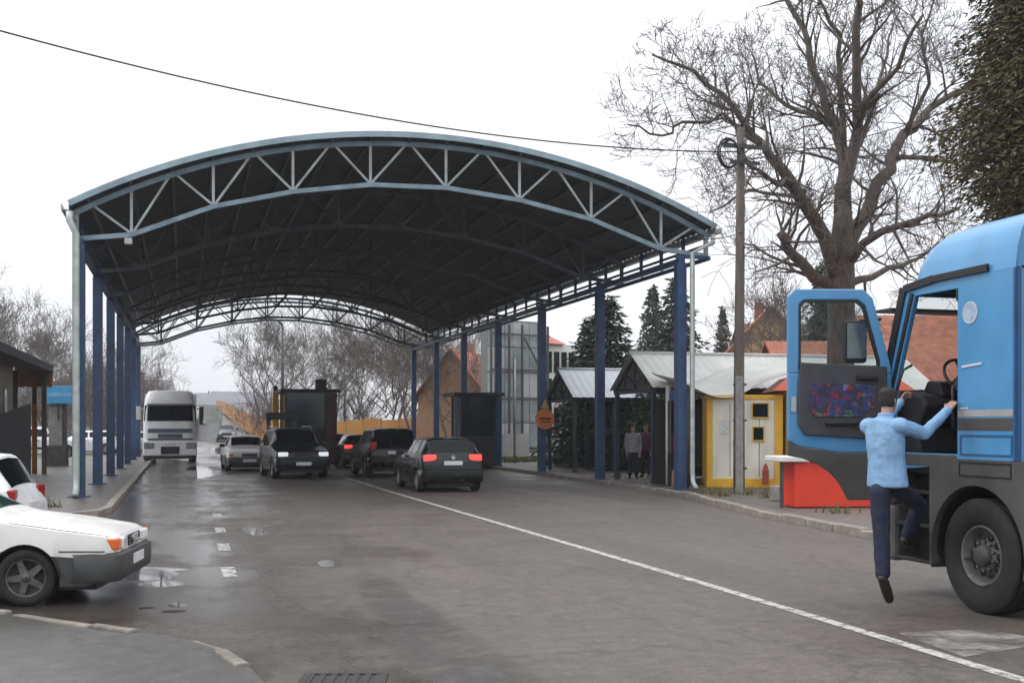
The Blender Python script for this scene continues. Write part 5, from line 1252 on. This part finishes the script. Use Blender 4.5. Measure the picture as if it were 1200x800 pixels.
def house(name, label, loc, rz, w, d, he, hr, wallm, roofm, wins=3, storeys=1, over=.4, tiles=0):
    r = thing(name, label, 'house', loc, rz)
    m = MB(); m.b2(-w / 2, w / 2, -d / 2, d / 2, -.2, he); m.add([(-w / 2, -d / 2, he), (-w / 2, d / 2, he), (-w / 2, 0, hr - .1), (w / 2, -d / 2, he), (w / 2, d / 2, he), (w / 2, 0, hr - .1)], [(0, 1, 2), (3, 5, 4), (0, 2, 5, 3), (1, 4, 5, 2)]); m.build('wall', wallm, r)
    sl = (hr - he) / (d / 2)
    for s in (-1, 1):
        m = MB(); m.add([(-w / 2 - over, s * (d / 2 + over), he - sl * over), (w / 2 + over, s * (d / 2 + over), he - sl * over), (w / 2 + over, 0, hr), (-w / 2 - over, 0, hr)], [(0, 1, 2, 3)]); o = m.build('roof', roofm, r); sm = o.modifiers.new('s', 'SOLIDIFY'); sm.thickness = .12; sm.offset = 1
        if tiles:
            nt_ = int((w + 2 * over) / tiles)
            tl = MB(); t0_ = None
            Ls = hypot(d / 2 + over, (hr - he) + sl * over)
            tl.tube([(0, 0, 0), (0, Ls, 0)], .05, 5)
            for k in range(nt_):
                if t0_ is None: t0_ = tl.build('tile_row', roofm, r); o = t0_
                else: o = inst(t0_, 'tile_row', r, (0, 0, 0))
                o.location = (-w / 2 - over + (k + .5) * tiles, s * (d / 2 + over), he - sl * over + .1); o.rotation_euler = (math.atan(sl), 0, 0 if s < 0 else pi)
    m = MB(); m.box((w * .22, 0, hr + .25), (.5, .5, 1.0)); m.build('chimney', M_brick, r)
    for st_ in range(storeys):
        for k in range(wins):
            x = -w / 2 + w * (k + .5) / wins; z = 1.0 + st_ * 2.7
            for s in (-1, 1):
                m = MB(); m.b2(x - .45, x + .45, s * (d / 2 + .01), s * (d / 2 + .03), z, z + 1.2); wd_ = m.build('window', M_dglass, r)
                m = MB(); m.ring([(x - .52, z - .07), (x + .52, z - .07), (x + .52, z + 1.27), (x - .52, z + 1.27)], [(x - .45, z), (x + .45, z), (x + .45, z + 1.2), (x - .45, z + 1.2)], .06, side_M(s * (d / 2) + (.0 if s > 0 else -.06))); m.build('window_frame', M_white, wd_)
                m = MB(); m.b2(x - .015, x + .015, s * (d / 2 + .03), s * (d / 2 + .05), z, z + 1.2); m.build('glazing_bar', M_white, wd_)
    return r
p = P(1010, 500, 50); house('house', 'long house with red tiled roof behind the big bare tree', (p.x + 4.2, p.y, 0), radians(-16), 15, 8, 3.1, 5.4, M_brick, M_rtile, 5, 1, .5, .32)
p = P(893, 500, 66); house('house', 'ochre house with steep gable right of the small spruce', (p.x, p.y, 0), radians(68), 7, 5.2, 5.4, 8.2, M_stucco, M_rtile, 2, 2)
p = P(935, 500, 72); house('house', 'grey roofed house behind the left frame of the truck door', (p.x, p.y, 0), radians(-12), 7, 7, 5.3, 8.0, mat('grey stucco', (.30, .27, .25), .85, var=.15), mat('grey brown tile', (.12, .09, .08), .85, var=.25), 2, 2)
p = P(545, 500, 86); house('house', 'ochre and red house left of the grey glazed building', (p.x, p.y, 0), radians(60), 7, 5, 4.0, 7.2, mat('reddish stucco', (.36, .20, .12), .85, var=.2), M_rtile, 3, 1)
p = P(1090, 500, 60); house('house', 'brick house with red roof seen through the cab windows', (p.x, p.y, 0), radians(-16), 10, 8, 4.5, 7.4, M_brick, M_rtile, 4, 1)

# ================================================================== LEFT SIDE HOUSE, GATE, PILLAR, SIGN
lh = thing('roadside_house', 'beige house with deep dark eaves at the left edge', 'house', (-5.4, 29.5, 0))
M_beige = mat('beige render', (.50, .46, .39), .85, var=.2, scale=1.6)
m = MB(); m.b2(-9, 0, 0, 11.4, 0, 3.7); m.build('wall', M_beige, lh)
for y, z0, z1, w in ((9.6, 1.9, 2.9, .55), (5.0, 1.5, 2.9, 1.0), (2.4, 1.5, 2.9, 1.0)):
    m = MB(); m.b2(.0, .03, y - w / 2, y + w / 2, z0, z1); wn = m.build('window', M_dglass, lh)
    m = MB(); m.b2(.0, .08, y - w / 2 - .08, y + w / 2 + .08, z0 - .1, z0 - .02); m.build('sill', M_conc, wn)
m = MB(); m.add([(.95, -.6, 3.78), (.95, 13.5, 3.78), (-4.5, 13.5, 6.0), (-4.5, -.6, 6.0), (-10, -.6, 3.78), (-10, 13.5, 3.78)], [(0, 1, 2, 3), (3, 2, 5, 4)])
o = m.build('roof', mat('dark roof sheet', (.05, .048, .05), .7, var=.3), lh); s = o.modifiers.new('s', 'SOLIDIFY'); s.thickness = .1
m = MB(); m.b2(.93, 1.03, -.6, 13.5, 3.62, 3.86); m.build('eave_board', mat('eave board', (.055, .05, .075), .6, var=.4), lh)
m = MB(); m.add([(.9, -.6, 3.66), (.9, 13.5, 3.66), (-.0, 13.5, 3.7), (-.0, -.6, 3.7)], [(0, 1, 2, 3)]); m.build('soffit', mat('soffit boards', (.16, .13, .11), .8, var=.2), lh)
m = MB(); m.b2(-6, -.3, 13.35, 13.45, 3.0, 3.85); m.build('gable_board', mat('terracotta board', (.36, .16, .09), .8, var=.25), lh)
m = MB(); m.b2(-.2, 1.0, 13.38, 13.5, 3.1, 3.75); m.build('terracotta_panel', mat('terracotta board', (.36, .16, .09), .8), lh)
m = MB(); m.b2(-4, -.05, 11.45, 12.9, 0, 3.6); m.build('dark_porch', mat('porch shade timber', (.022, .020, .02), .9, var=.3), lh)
m = MB(); m.b2(.7, .85, 13.0, 13.15, .1, 3.6); m.build('porch_post', M_wood, lh)
gt = thing('sliding_gate', 'dark solid gate panel with sloping top at the left', 'gate', (-4.9, 31.0, 0), atan2(7.7, .35))
for k in range(15):
    x0 = k * .50; zt = lambda x: 1.82 + .085 * x
    m = MB(); m.add([(x0 + .008, 0, .05), (x0 + .492, 0, .05), (x0 + .492, 0, zt(x0 + .49)), (x0 + .008, 0, zt(x0)), (x0 + .008, .05, .05), (x0 + .492, .05, .05), (x0 + .492, .05, zt(x0 + .49)), (x0 + .008, .05, zt(x0))], [(0, 1, 2, 3), (7, 6, 5, 4), (0, 4, 5, 1), (1, 5, 6, 2), (2, 6, 7, 3), (3, 7, 4, 0)])
    m.build('plank', mat('charcoal gate', (.020, .024, .027), .6, var=.3), gt)
for z in (.4, 1.6):
    m = MB(); m.b2(0, 7.5, .05, .1, z, z + .1); m.build('rail', M_dsteel, gt)
p = P(40.5, 560, 40); m = MB(); m.b2(-.08, .08, -.08, .08, 0, 2.5); m.b2(-.07, .07, -.07, .07, 2.5, 4.0, 1); o = m.build('gate_post', [mat('ochre post', (.42, .17, .04), .7, var=.3), M_wood], None, (p.x, p.y, 0), bevel=.01); tag(o, 'slim ochre post at the right end of the dark gate', 'post')
pp = P(66, 548, 47.5)
pil = thing('gate_pillar', 'concrete pillar on a dark plinth under the blue sign', 'pillar', (pp.x, pp.y, .0))
m = MB(); m.b2(-.26, .26, -.26, .26, .95, 2.7); m.build('shaft', M_conc, pil, bevel=.02)
m = MB(); m.b2(-.44, .44, -.44, .44, 0, .95); m.build('plinth', mat('dark stone', (.07, .068, .06), .85, var=.3, bump=.3), pil, bevel=.03)
m = MB(); m.b2(.27, .42, -.2, .2, .95, 2.65); m.build('drain_box', M_dsteel, pil)
bs = thing('blue_sign', 'light blue sign box above the concrete pillar', 'sign', (pp.x + .1, pp.y - .35, 0))
m = MB(); m.b2(-.58, .58, -.1, .08, 2.66, 3.38); m.build('box', mat('sign sky blue', (.07, .36, .66), .4, var=.15, scale=5), bs, bevel=.015)
m = MB(); m.b2(-.5, .5, -.108, -.102, 2.96, 3.10); m.build('pale_band', mat('sign pale band', (.25, .55, .78), .4, col2=(.12, .42, .68), scale=3, thresh=(.3, .7)), bs)
m = MB(); m.b2(-.03, .03, -.0, .06, 2.0, 2.66); m.build('stem', M_dsteel, bs)

# ================================================================== BRIDGE FENCE, FAR BUILDINGS
M_of = mat('orange fence', (.52, .26, .06), .7, col2=(.42, .16, .04), scale=.5)
def fence(label, pts, h, every=2.4, z=None):
    a = Vector(pts[0]); r = thing('fence', label, 'fence', (a.x, a.y, a.z)); first = None
    for p0, p1 in zip(pts, pts[1:]):
        p0, p1 = Vector(p0), Vector(p1); L = (p1 - p0).length; n = max(1, round(L / every))
        for k in range(n):
            q0, q1 = p0.lerp(p1, k / n) - a, p0.lerp(p1, (k + 1) / n) - a
            d = (q1 - q0); e = d.normalized() * .05; hh = h * R.uniform(.95, 1.05)
            m = MB(); U = Vector((0, 0, 1)); nn = d.cross(U).normalized() * .03
            m.add([q0 + e - nn, q1 - e - nn, q1 - e - nn + U * hh, q0 + e - nn + U * hh, q0 + e + nn, q1 - e + nn, q1 - e + nn + U * hh, q0 + e + nn + U * hh], [(0, 1, 2, 3), (7, 6, 5, 4), (0, 4, 5, 1), (1, 5, 6, 2), (2, 6, 7, 3), (3, 7, 4, 0)]); m.build('panel', M_of, r)
            m = MB(); m.bar(q0, q0 + U * (h + .1), .09); m.build('post', M_conc, r)
fence('long orange fence climbing beside the bridge ramp', [(6.5, y, ramp_z(y)) for y in (74, 90, 110, 130, 160, 200, 250)], 1.9, 3.5)
f0, f1 = P(512, 500, 88), P(385, 500, 92)
fence('orange fence across the background behind the queue', [(f0.x, f0.y, 0), (f1.x, f1.y, 0)], 2.2, 1.6)
p = P(205, 470, 260)
M_far1 = mat('pale far plaster', (.55, .55, .58), .85, var=.1); M_far2 = mat('pinkish far plaster', (.55, .45, .45), .85, var=.1); M_far3 = mat('blue grey far roof', (.20, .20, .22), .8, var=.15)
for u, z, w, d, he, hr, wm, rm, lb in ((172, 150, 9, 7, 3.6, 6.0, M_beige, M_far3, 'far grey house behind the white truck'), (225, 400, 26, 14, 9, 13, M_far1, M_far3, 'pale far building with blue grey roof at the road end'),
                                 (285, 420, 22, 14, 10, 14, M_far2, M_far3, 'pinkish far building right of the road end'), (140, 120, 10, 8, 4.2, 6.6, M_far1, M_far3, 'far house hidden behind the left posts'), (60, 110, 12, 8, 3.6, 6, M_far2, M_far3, 'far low house behind the parked cars')):
    p = P(u, 500, z); house('far_house', lb, (p.x, p.y, 0), radians(10), w, d, he, hr, wm, rm, max(3, int(w / 3.2)), max(1, int(he / 3)))

# ================================================================== TREES
RMIN = .0075
def twig_tree(rng, tubes, start, d, L, r, depth, maxd, up=.12, spread=.75, kids=(3, 5)):
    n = 4 if depth < 2 else 3; pts = [start.copy()]; rad = [r]; p = start.copy(); dd = d.normalized()
    for k in range(n):
        dd = (dd + Vector((rng.gauss(0, .16), rng.gauss(0, .16), rng.gauss(0, .12) + up * (.5 if depth else .2)))).normalized()
        p = p + dd * (L / n); pts.append(p.copy()); rad.append(max(RMIN, r * (1 - .8 * (k + 1) / n)))
    tubes.append((pts, rad, depth))
    if depth >= maxd: return
    for k in range(rng.randint(*kids)):
        t = rng.uniform(.25, 1.0); i = min(n - 1, int(t * n)); q = pts[i].lerp(pts[i + 1], t * n - i)
        ax = dd.orthogonal().normalized(); ax.rotate(Matrix.Rotation(rng.uniform(0, 2 * pi), 3, dd))
        nd_ = (dd * (1 - spread * .45) + ax * spread * rng.uniform(.6, 1.2) + Vector((0, 0, up))).normalized()
        rr = max(RMIN, lerp(rad[i], rad[i + 1], t * n - i) * .68)
        twig_tree(rng, tubes, q, nd_, L * rng.uniform(.5, .75), rr, depth + 1, maxd, up, spread, kids)
def add_tubes(mb_thick, mb_thin, tubes, lim=.03):
    for pts, rad, dep in tubes:
        if rad[0] > lim: mb_thick.tube(pts, rad, 8 if rad[0] > .09 else 6, cap=False)
        else: mb_thin.tube(pts, rad, 3, cap=False, smooth=False)

# ---- the big bare tree behind the truck door
ZT = 34.0
base = P(986, 500, ZT)
ht = thing('bare_tree', 'huge leafless tree with thick spreading limbs behind the blue truck', 'tree', (base.x, base.y, 0))
rt_ = random.Random(42); off_ = Vector((base.x, base.y, 0))
def HP(u, v, dz=0): return P(u, v, ZT + dz) - off_
tk = MB(); tk.tube([Vector((0, 0, -.2)), Vector((0, 0, .6)), HP(985, 430), HP(986, 370), HP(985, 325), HP(987, 270), HP(988, 235)], [.66, .50, .40, .39, .42, .30, .22], 16)
tk.build('trunk', M_bark, ht)
limbs = [
    [(984, 335, 0, .26), (966, 278, -.6, .22), (928, 214, -1.2, .18), (894, 171, -1.6, .13), (860, 128, -1.9, .09), (814, 84, -2.2, .06), (764, 64, -2.6, .03)],
    [(978, 340, 0, .2), (945, 316, -.8, .17), (925, 292, -1.2, .15), (914, 272, -1.4, .13)],
    [(986, 250, 0, .24), (988, 178, .5, .19), (970, 128, .9, .14), (946, 50, 1.5, .10), (920, 0, 2, .08), (905, -60, 2.4, .03)],
    [(990, 250, 0, .22), (1004, 150, -.6, .16), (1000, 45, -1.2, .12), (1010, -10, -1.6, .09), (1020, -90, -2, .03)],
    [(990, 300, 0, .26), (1012, 250, .6, .22), (1038, 200, 1.2, .19), (1060, 162, 1.8, .16), (1095, 124, 2.6, .12), (1150, 90, 3.4, .06)],
    [(988, 180, .5, .12), (984, 98, .2, .09), (979, 42, 0, .07), (955, -10, -.4, .04)],
    [(1004, 150, -.6, .11), (1014, 127, -1.2, .10), (1048, 76, -2.2, .07), (1082, 17, -3, .04)],
    [(992, 310, 0, .17), (1014, 281, -1.0, .13), (1072, 256, -2.0, .09), (1124, 244, -3, .05)],
    [(986, 178, .5, .11), (965, 140, 1.4, .09), (920, 124, 2.2, .07), (890, 93, 2.8, .05), (880, 60, 3, .02)],
    [(988, 336, 0, .14), (1043, 316, 1.2, .09), (1075, 302, 2.0, .06), (1110, 280, 2.5, .03)],
    [(894, 171, -1.6, .075), (850, 136, -2.4, .05), (800, 145, -3, .045), (775, 161, -3.4, .035), (735, 146, -4, .02)],
    [(1048, 184, 1.4, .09), (1100, 186, 2.0, .06), (1140, 200, 2.6, .03)],
    [(966, 278, -.6, .10), (930, 230, .8, .07), (880, 225, 2, .05), (830, 250, 3, .02)],
    [(1060, 162, 1.8, .09), (1085, 100, 1.4, .06), (1080, 40, 1.0, .04), (1100, -20, .8, .02)],
    [(928, 214, -1.2, .09), (905, 215, -3, .06), (870, 180, -4.5, .04), (850, 90, -5.5, .02)],
    [(988, 200, .3, .12), (1010, 170, 2.6, .09), (1030, 90, 4.0, .06), (1050, 20, 5, .03)],
]
limbs = [[(u, v, dz, r * .95) for u, v, dz, r in L] for L in limbs]
thin = MB()
for L in limbs:
    pts = [HP(u, v, dz) for u, v, dz, r in L]; rs = [r for *_, r in L]
    # refine with wobble
    fp, fr = [], []
    for i in range(len(pts) - 1):
        for k in range(3):
            t = k / 3; q = pts[i].lerp(pts[i + 1], t)
            if i + k: q = q + Vector((rt_.gauss(0, .05), rt_.gauss(0, .05), rt_.gauss(0, .05)))
            fp.append(q); fr.append(lerp(rs[i], rs[i + 1], t))
    fp.append(pts[-1]); fr.append(rs[-1])
    m = MB(); m.tube(fp, fr, 9); m.build('limb', M_bark, ht)
    tubes = []
    for i in range(2, len(fp)):
        dd = (fp[i] - fp[i - 1]).normalized()
        for k in range(2 if fr[i] > .1 else 3):
            if rt_.random() < .36: continue
            ax = dd.orthogonal().normalized(); ax.rotate(Matrix.Rotation(rt_.uniform(0, 2 * pi), 3, dd))
            nd_ = dd * .5 + ax * .9 + Vector((0, 0, .25))
            twig_tree(rt_, tubes, fp[i].lerp(fp[i - 1], rt_.random()), nd_, rt_.uniform(.9, 2.0) * (.65 + min(.5, 4 * fr[i])), min(.06, fr[i] * .5), 1, 4, .10, .8, (2, 4))
    th = MB(); add_tubes(th, thin, tubes, .016)
    if th.v: th.build('branch', M_bark, ht)['kind'] = 'stuff'
o = thin.build('twigs', M_twig, ht); o['kind'] = 'stuff'

# ---- background bare trees: a few shared shapes
def bare_proto(seed, H, maxd=5, kids=(3, 4), up=.16, r0=.2, bush=False):
    global RMIN
    RMIN = .011; rng = random.Random(seed); tubes = []
    if bush:
        for k in range(9): twig_tree(rng, tubes, Vector((rng.gauss(0, .5), rng.gauss(0, .5), 0)), Vector((rng.gauss(0, .4), rng.gauss(0, .4), 1)), H * .55, .05, 1, maxd - 1, up, .6, kids)
    else:
        twig_tree(rng, tubes, Vector((0, 0, -.2)), Vector((rng.gauss(0, .04), rng.gauss(0, .04), 1)), H * .62, r0, 0, maxd, up, .7, kids)
        for k in range(4):
            z = H * rng.uniform(.2, .42); a = rng.uniform(0, 6.3); twig_tree(rng, tubes, Vector((0, 0, z)), Vector((cos(a), sin(a), .9)), H * .42, r0 * .5, 1, maxd, up, .7, kids)
    RMIN = .0075; thick, th = MB(), MB()
    add_tubes(thick, th, tubes, .04)
    th.v = [(x, y, z) for x, y, z in th.v]
    return thick, th
PROTO = {}
for nm, args in dict(A=(1, 12, 5, (3, 4), .16, .19), B=(5, 13, 5, (3, 4), .22, .17), C=(9, 10, 5, (3, 5), .12, .15), D=(14, 5.5, 5, (3, 4), .15, .06)).items():
    PROTO[nm] = bare_proto(*args, bush=(nm == 'D'))
MESH = {}
def bare(kind, u, z, H, label, group=None, rz=None, m=M_bark2, nm='bare_tree', cat='tree'):
    p = P(u, 500, z); ref = dict(A=12, B=13, C=10, D=5.5)[kind]
    root = thing(nm, label, cat, (p.x, p.y, 0), R.uniform(0, 6.3) if rz is None else rz, group); s = H / ref
    root.scale = (s, s, s)
    if kind not in MESH:
        a = PROTO[kind][0].build('trunk' if kind != 'D' else 'stems', m, root); b = PROTO[kind][1].build('crown', M_twig, root); b['kind'] = 'stuff'; MESH[kind] = (a, b)
    else:
        a, b = MESH[kind]; inst(a, a.name.split('.')[0], root, (0, 0, 0)); o = inst(b, 'crown', root, (0, 0, 0)); o['kind'] = 'stuff'
    return root
ORD = ['first', 'second', 'third', 'fourth', 'fifth', 'sixth', 'seventh', 'eighth', 'ninth', 'tenth', 'eleventh', 'twelfth']
def ordinal(us, u): return ORD[sorted(us).index(u)]
GB = 'bare trees behind the far end of the canopy'
for i, (k, u, z, H) in enumerate((('A', 310, 112, 10.5), ('B', 330, 104, 12.5), ('C', 352, 118, 12), ('B', 372, 110, 12.5), ('A', 392, 122, 12.5), ('C', 415, 98, 9.5), ('B', 436, 108, 10.5), ('A', 462, 92, 10.5), ('C', 486, 84, 9.5), ('A', 508, 90, 11), ('B', 532, 96, 11), ('C', 452, 120, 11))):
    bare(k, u, z, H, 'bare tree framed by the far arch, %s from the left in that clump' % ordinal([310, 330, 352, 372, 392, 415, 436, 462, 486, 508, 532, 452], u), GB)
bare('C', 26, 92, 12.6, 'tall bare tree above the roof of the beige house'); bare('C', -16, 104, 11, 'bare tree at the far left edge of the view')
bare('C', 66, 100, 9.5, 'low bare tree right of the tall bare one behind the house')
bare('A', 92, 104, 9.5, 'bare tree seen between the downpipe and front blue posts'); bare('C', 122, 96, 8.8, 'bare tree seen between the left blue posts')
bare('B', 166, 105, 7.6, 'small bare tree between the far left posts and the white truck')
GU = 'brown leafless bushes behind the left posts'
for u, z, H in ((50, 84, 5.6), (76, 80, 6.4), (104, 88, 6.8), (128, 84, 6.6), (150, 92, 6.2), (20, 84, 5.5), (90, 92, 7), (116, 94, 7), (138, 98, 7), (64, 92, 7), (165, 100, 6), (178, 108, 6)):
    bare('D', u, z, H, 'brown leafless bush, %s from the left in the hedge behind the left posts' % ordinal([50, 76, 104, 128, 150, 20, 90, 116, 138, 64, 165, 178], u), GU, nm='bare_bush', cat='bush')
GV = 'low bare bushes by the bridge fence'
for u, z, H in ((300, 100, 4.6), (405, 100, 4.8), (430, 96, 5), (480, 94, 4.6), (345, 120, 5.5), (325, 96, 4.5)):
    bare('D', u, z, H, 'low bare bush, %s from the left along the orange fence' % ordinal([300, 405, 430, 480, 345, 325], u), GV, nm='bare_bush', cat='bush')
bare('C', 528, 80, 8.2, 'bare tree in front of the reddish house left of the grey building')
bare('C', 948, 56, 8.5, 'bare tree glimpsed through the left half of the truck door window')

# ---- conifers
def conifer_mesh(seed, H, R0, dense=1.0, droop=.35, size=.16, base=.05, prof=None, whorl=.28, nar=1.0):
    rng = random.Random(seed); fo = MB(); wd_ = MB()
    wd_.tube([(0, 0, -.2), (0, 0, H * .5), (0, 0, H * .97)], [H * .018, H * .011, .02], 8)
    z = H * base
    while z < H * .985:
        t = (z - H * base) / (H * (1 - base)); rmax = R0 * (prof(t) if prof else (1 - t) ** .85) * rng.uniform(.8, 1.12)
        nb = max(4, int(9 * dense * (1 - .5 * t)))
        a0 = rng.uniform(0, 6.3)
        for k in range(nb):
            a = a0 + 2 * pi * k / nb + rng.gauss(0, .15); L = rmax * rng.uniform(.7, 1.1); d = Vector((cos(a), sin(a), 0)); sd = Vector((-sin(a), cos(a), 0))
            zz = z + rng.gauss(0, .12); n = max(4, int(L / (size * .55)))
            if L > .5 and rng.random() < .4: wd_.tube([(0, 0, zz), d * L * .5 + Vector((0, 0, zz - droop * L * .3)), d * L * .9 + Vector((0, 0, zz - droop * L * .7))], [.03, .02, .008], 3, cap=False)
            for i in range(n):
                f = (i + rng.random()) / n; w = (1 - f * .65) * L * .32 + .05
                c_ = d * L * f + sd * rng.uniform(-w, w) + Vector((0, 0, zz - droop * L * f * f + rng.gauss(0, .08)))
                for rep in range(2):
                    s = size * rng.uniform(.6, 1.35); v1 = (d * rng.uniform(.3, 1) + sd * rng.uniform(-1, 1) + Vector((0, 0, rng.uniform(-.9, .2)))).normalized()
                    v2 = v1.orthogonal().normalized(); v2.rotate(Matrix.Rotation(rng.uniform(0, 6.3), 3, v1))
                    fo.add([c_ - v2 * s * .28 * nar, c_ + v1 * s * .6 - v2 * s * .34 * nar, c_ + v1 * s * 1.3, c_ + v1 * s * .55 + v2 * s * .36 * nar, c_ + v2 * s * .25 * nar], [(0, 1, 2, 3, 4)])
        z += whorl * rng.uniform(.8, 1.2)
    return wd_, fo
M_spruce = mat('spruce needles', (.040, .062, .034), .8, var=.4, scale=1.4); M_thuja = mat('thuja foliage', (.060, .066, .024), .8, col2=(.13, .085, .032), scale=.8)
spr = conifer_mesh(3, 9.0, 2.5, 2.3, .3, .18, .03, lambda t: (1 - t) ** .7, .22, .7)
def conifer(mesh, u, z, H, label, href, m=M_spruce, cache={}, nm='conifer', wide=1.0):
    p = P(u, 500, z); r = thing(nm, label, 'tree', (p.x, p.y, 0), R.uniform(0, 6.3)); s = H / href; r.scale = (s * wide, s * wide, s)
    key = id(mesh)
    if key not in cache:
        a = mesh[0].build('trunk', M_bark, r); b = mesh[1].build('crown', m, r); b['kind'] = 'stuff'; cache[key] = (a, b)
    else:
        a, b = cache[key]; inst(a, 'trunk', r, (0, 0, 0)); o = inst(b, 'crown', r, (0, 0, 0)); o['kind'] = 'stuff'
    return r
conifer(spr, 712, 47, 7.2, 'broad dark spruce directly behind the second blue post from the right', 9, wide=1.5)
conifer(spr, 690, 50, 6.6, 'dark spruce behind the roof of the small shelter', 9, wide=1.2)
conifer(spr, 792, 58, 9.4, 'dark spruce behind the nearest right blue post', 9, wide=1.15)
conifer(spr, 765, 66, 10.0, 'thin tall spruce between the two nearest right posts', 9, wide=.8)
conifer(spr, 847, 70, 9.2, 'slim spruce left of the wooden pole', 9, wide=.6)
conifer(spr, 962, 60, 10.5, 'dark spruce behind the truck door frame', 9, wide=.7)
th_ = conifer_mesh(8, 14.0, 2.15, 5.6, .45, .105, .43, lambda t: (.62 + .38 * min(1, t * 4)) * (1 - max(0, t - .3) / .7) ** .7, .15, .42)
conifer(th_, 1228, 24, 14.6, 'brownish green conifer towering over the blue truck at the right edge', 14, M_thuja)
hg = conifer_mesh(21, 3.4, 1.2, 1.4, .15, .14, .02, lambda t: (1 - t * .55) * 1.0, .22)
for u, z, lb in ((726, 43, 'dark evergreen shrub left of the large shelter'), (762, 41.5, 'dark evergreen shrub behind the shelter front'), (800, 41.5, 'dark evergreen shrub behind the middle of the large shelter'), (694, 46.5, 'dark evergreen shrub behind the small shelter'), (838, 41.5, 'dark evergreen shrub behind the yellow kiosk')):
    conifer(hg, u, z, 3.4, lb, 3.4, nm='evergreen_shrub')

# ================================================================== AIR
hz = MB(); hz.b2(-2600, 2600, -700, 4100, -1.2, 24)
M_haze = bpy.data.materials.new('thin winter haze'); M_haze.use_nodes = True; t = M_haze.node_tree; t.nodes.remove(t.nodes['Principled BSDF'])
pvn = nd(t, 'ShaderNodeVolumePrincipled'); pvn.inputs['Color'].default_value = (.9, .93, .97, 1); pvn.inputs['Density'].default_value = .0006; pvn.inputs['Anisotropy'].default_value = .2
t.links.new(pvn.outputs[0], t.nodes['Material Output'].inputs['Volume'])
hzo = hz.build('haze', M_haze); tag(hzo, 'thin pale haze in the air', 'haze', kind='stuff')
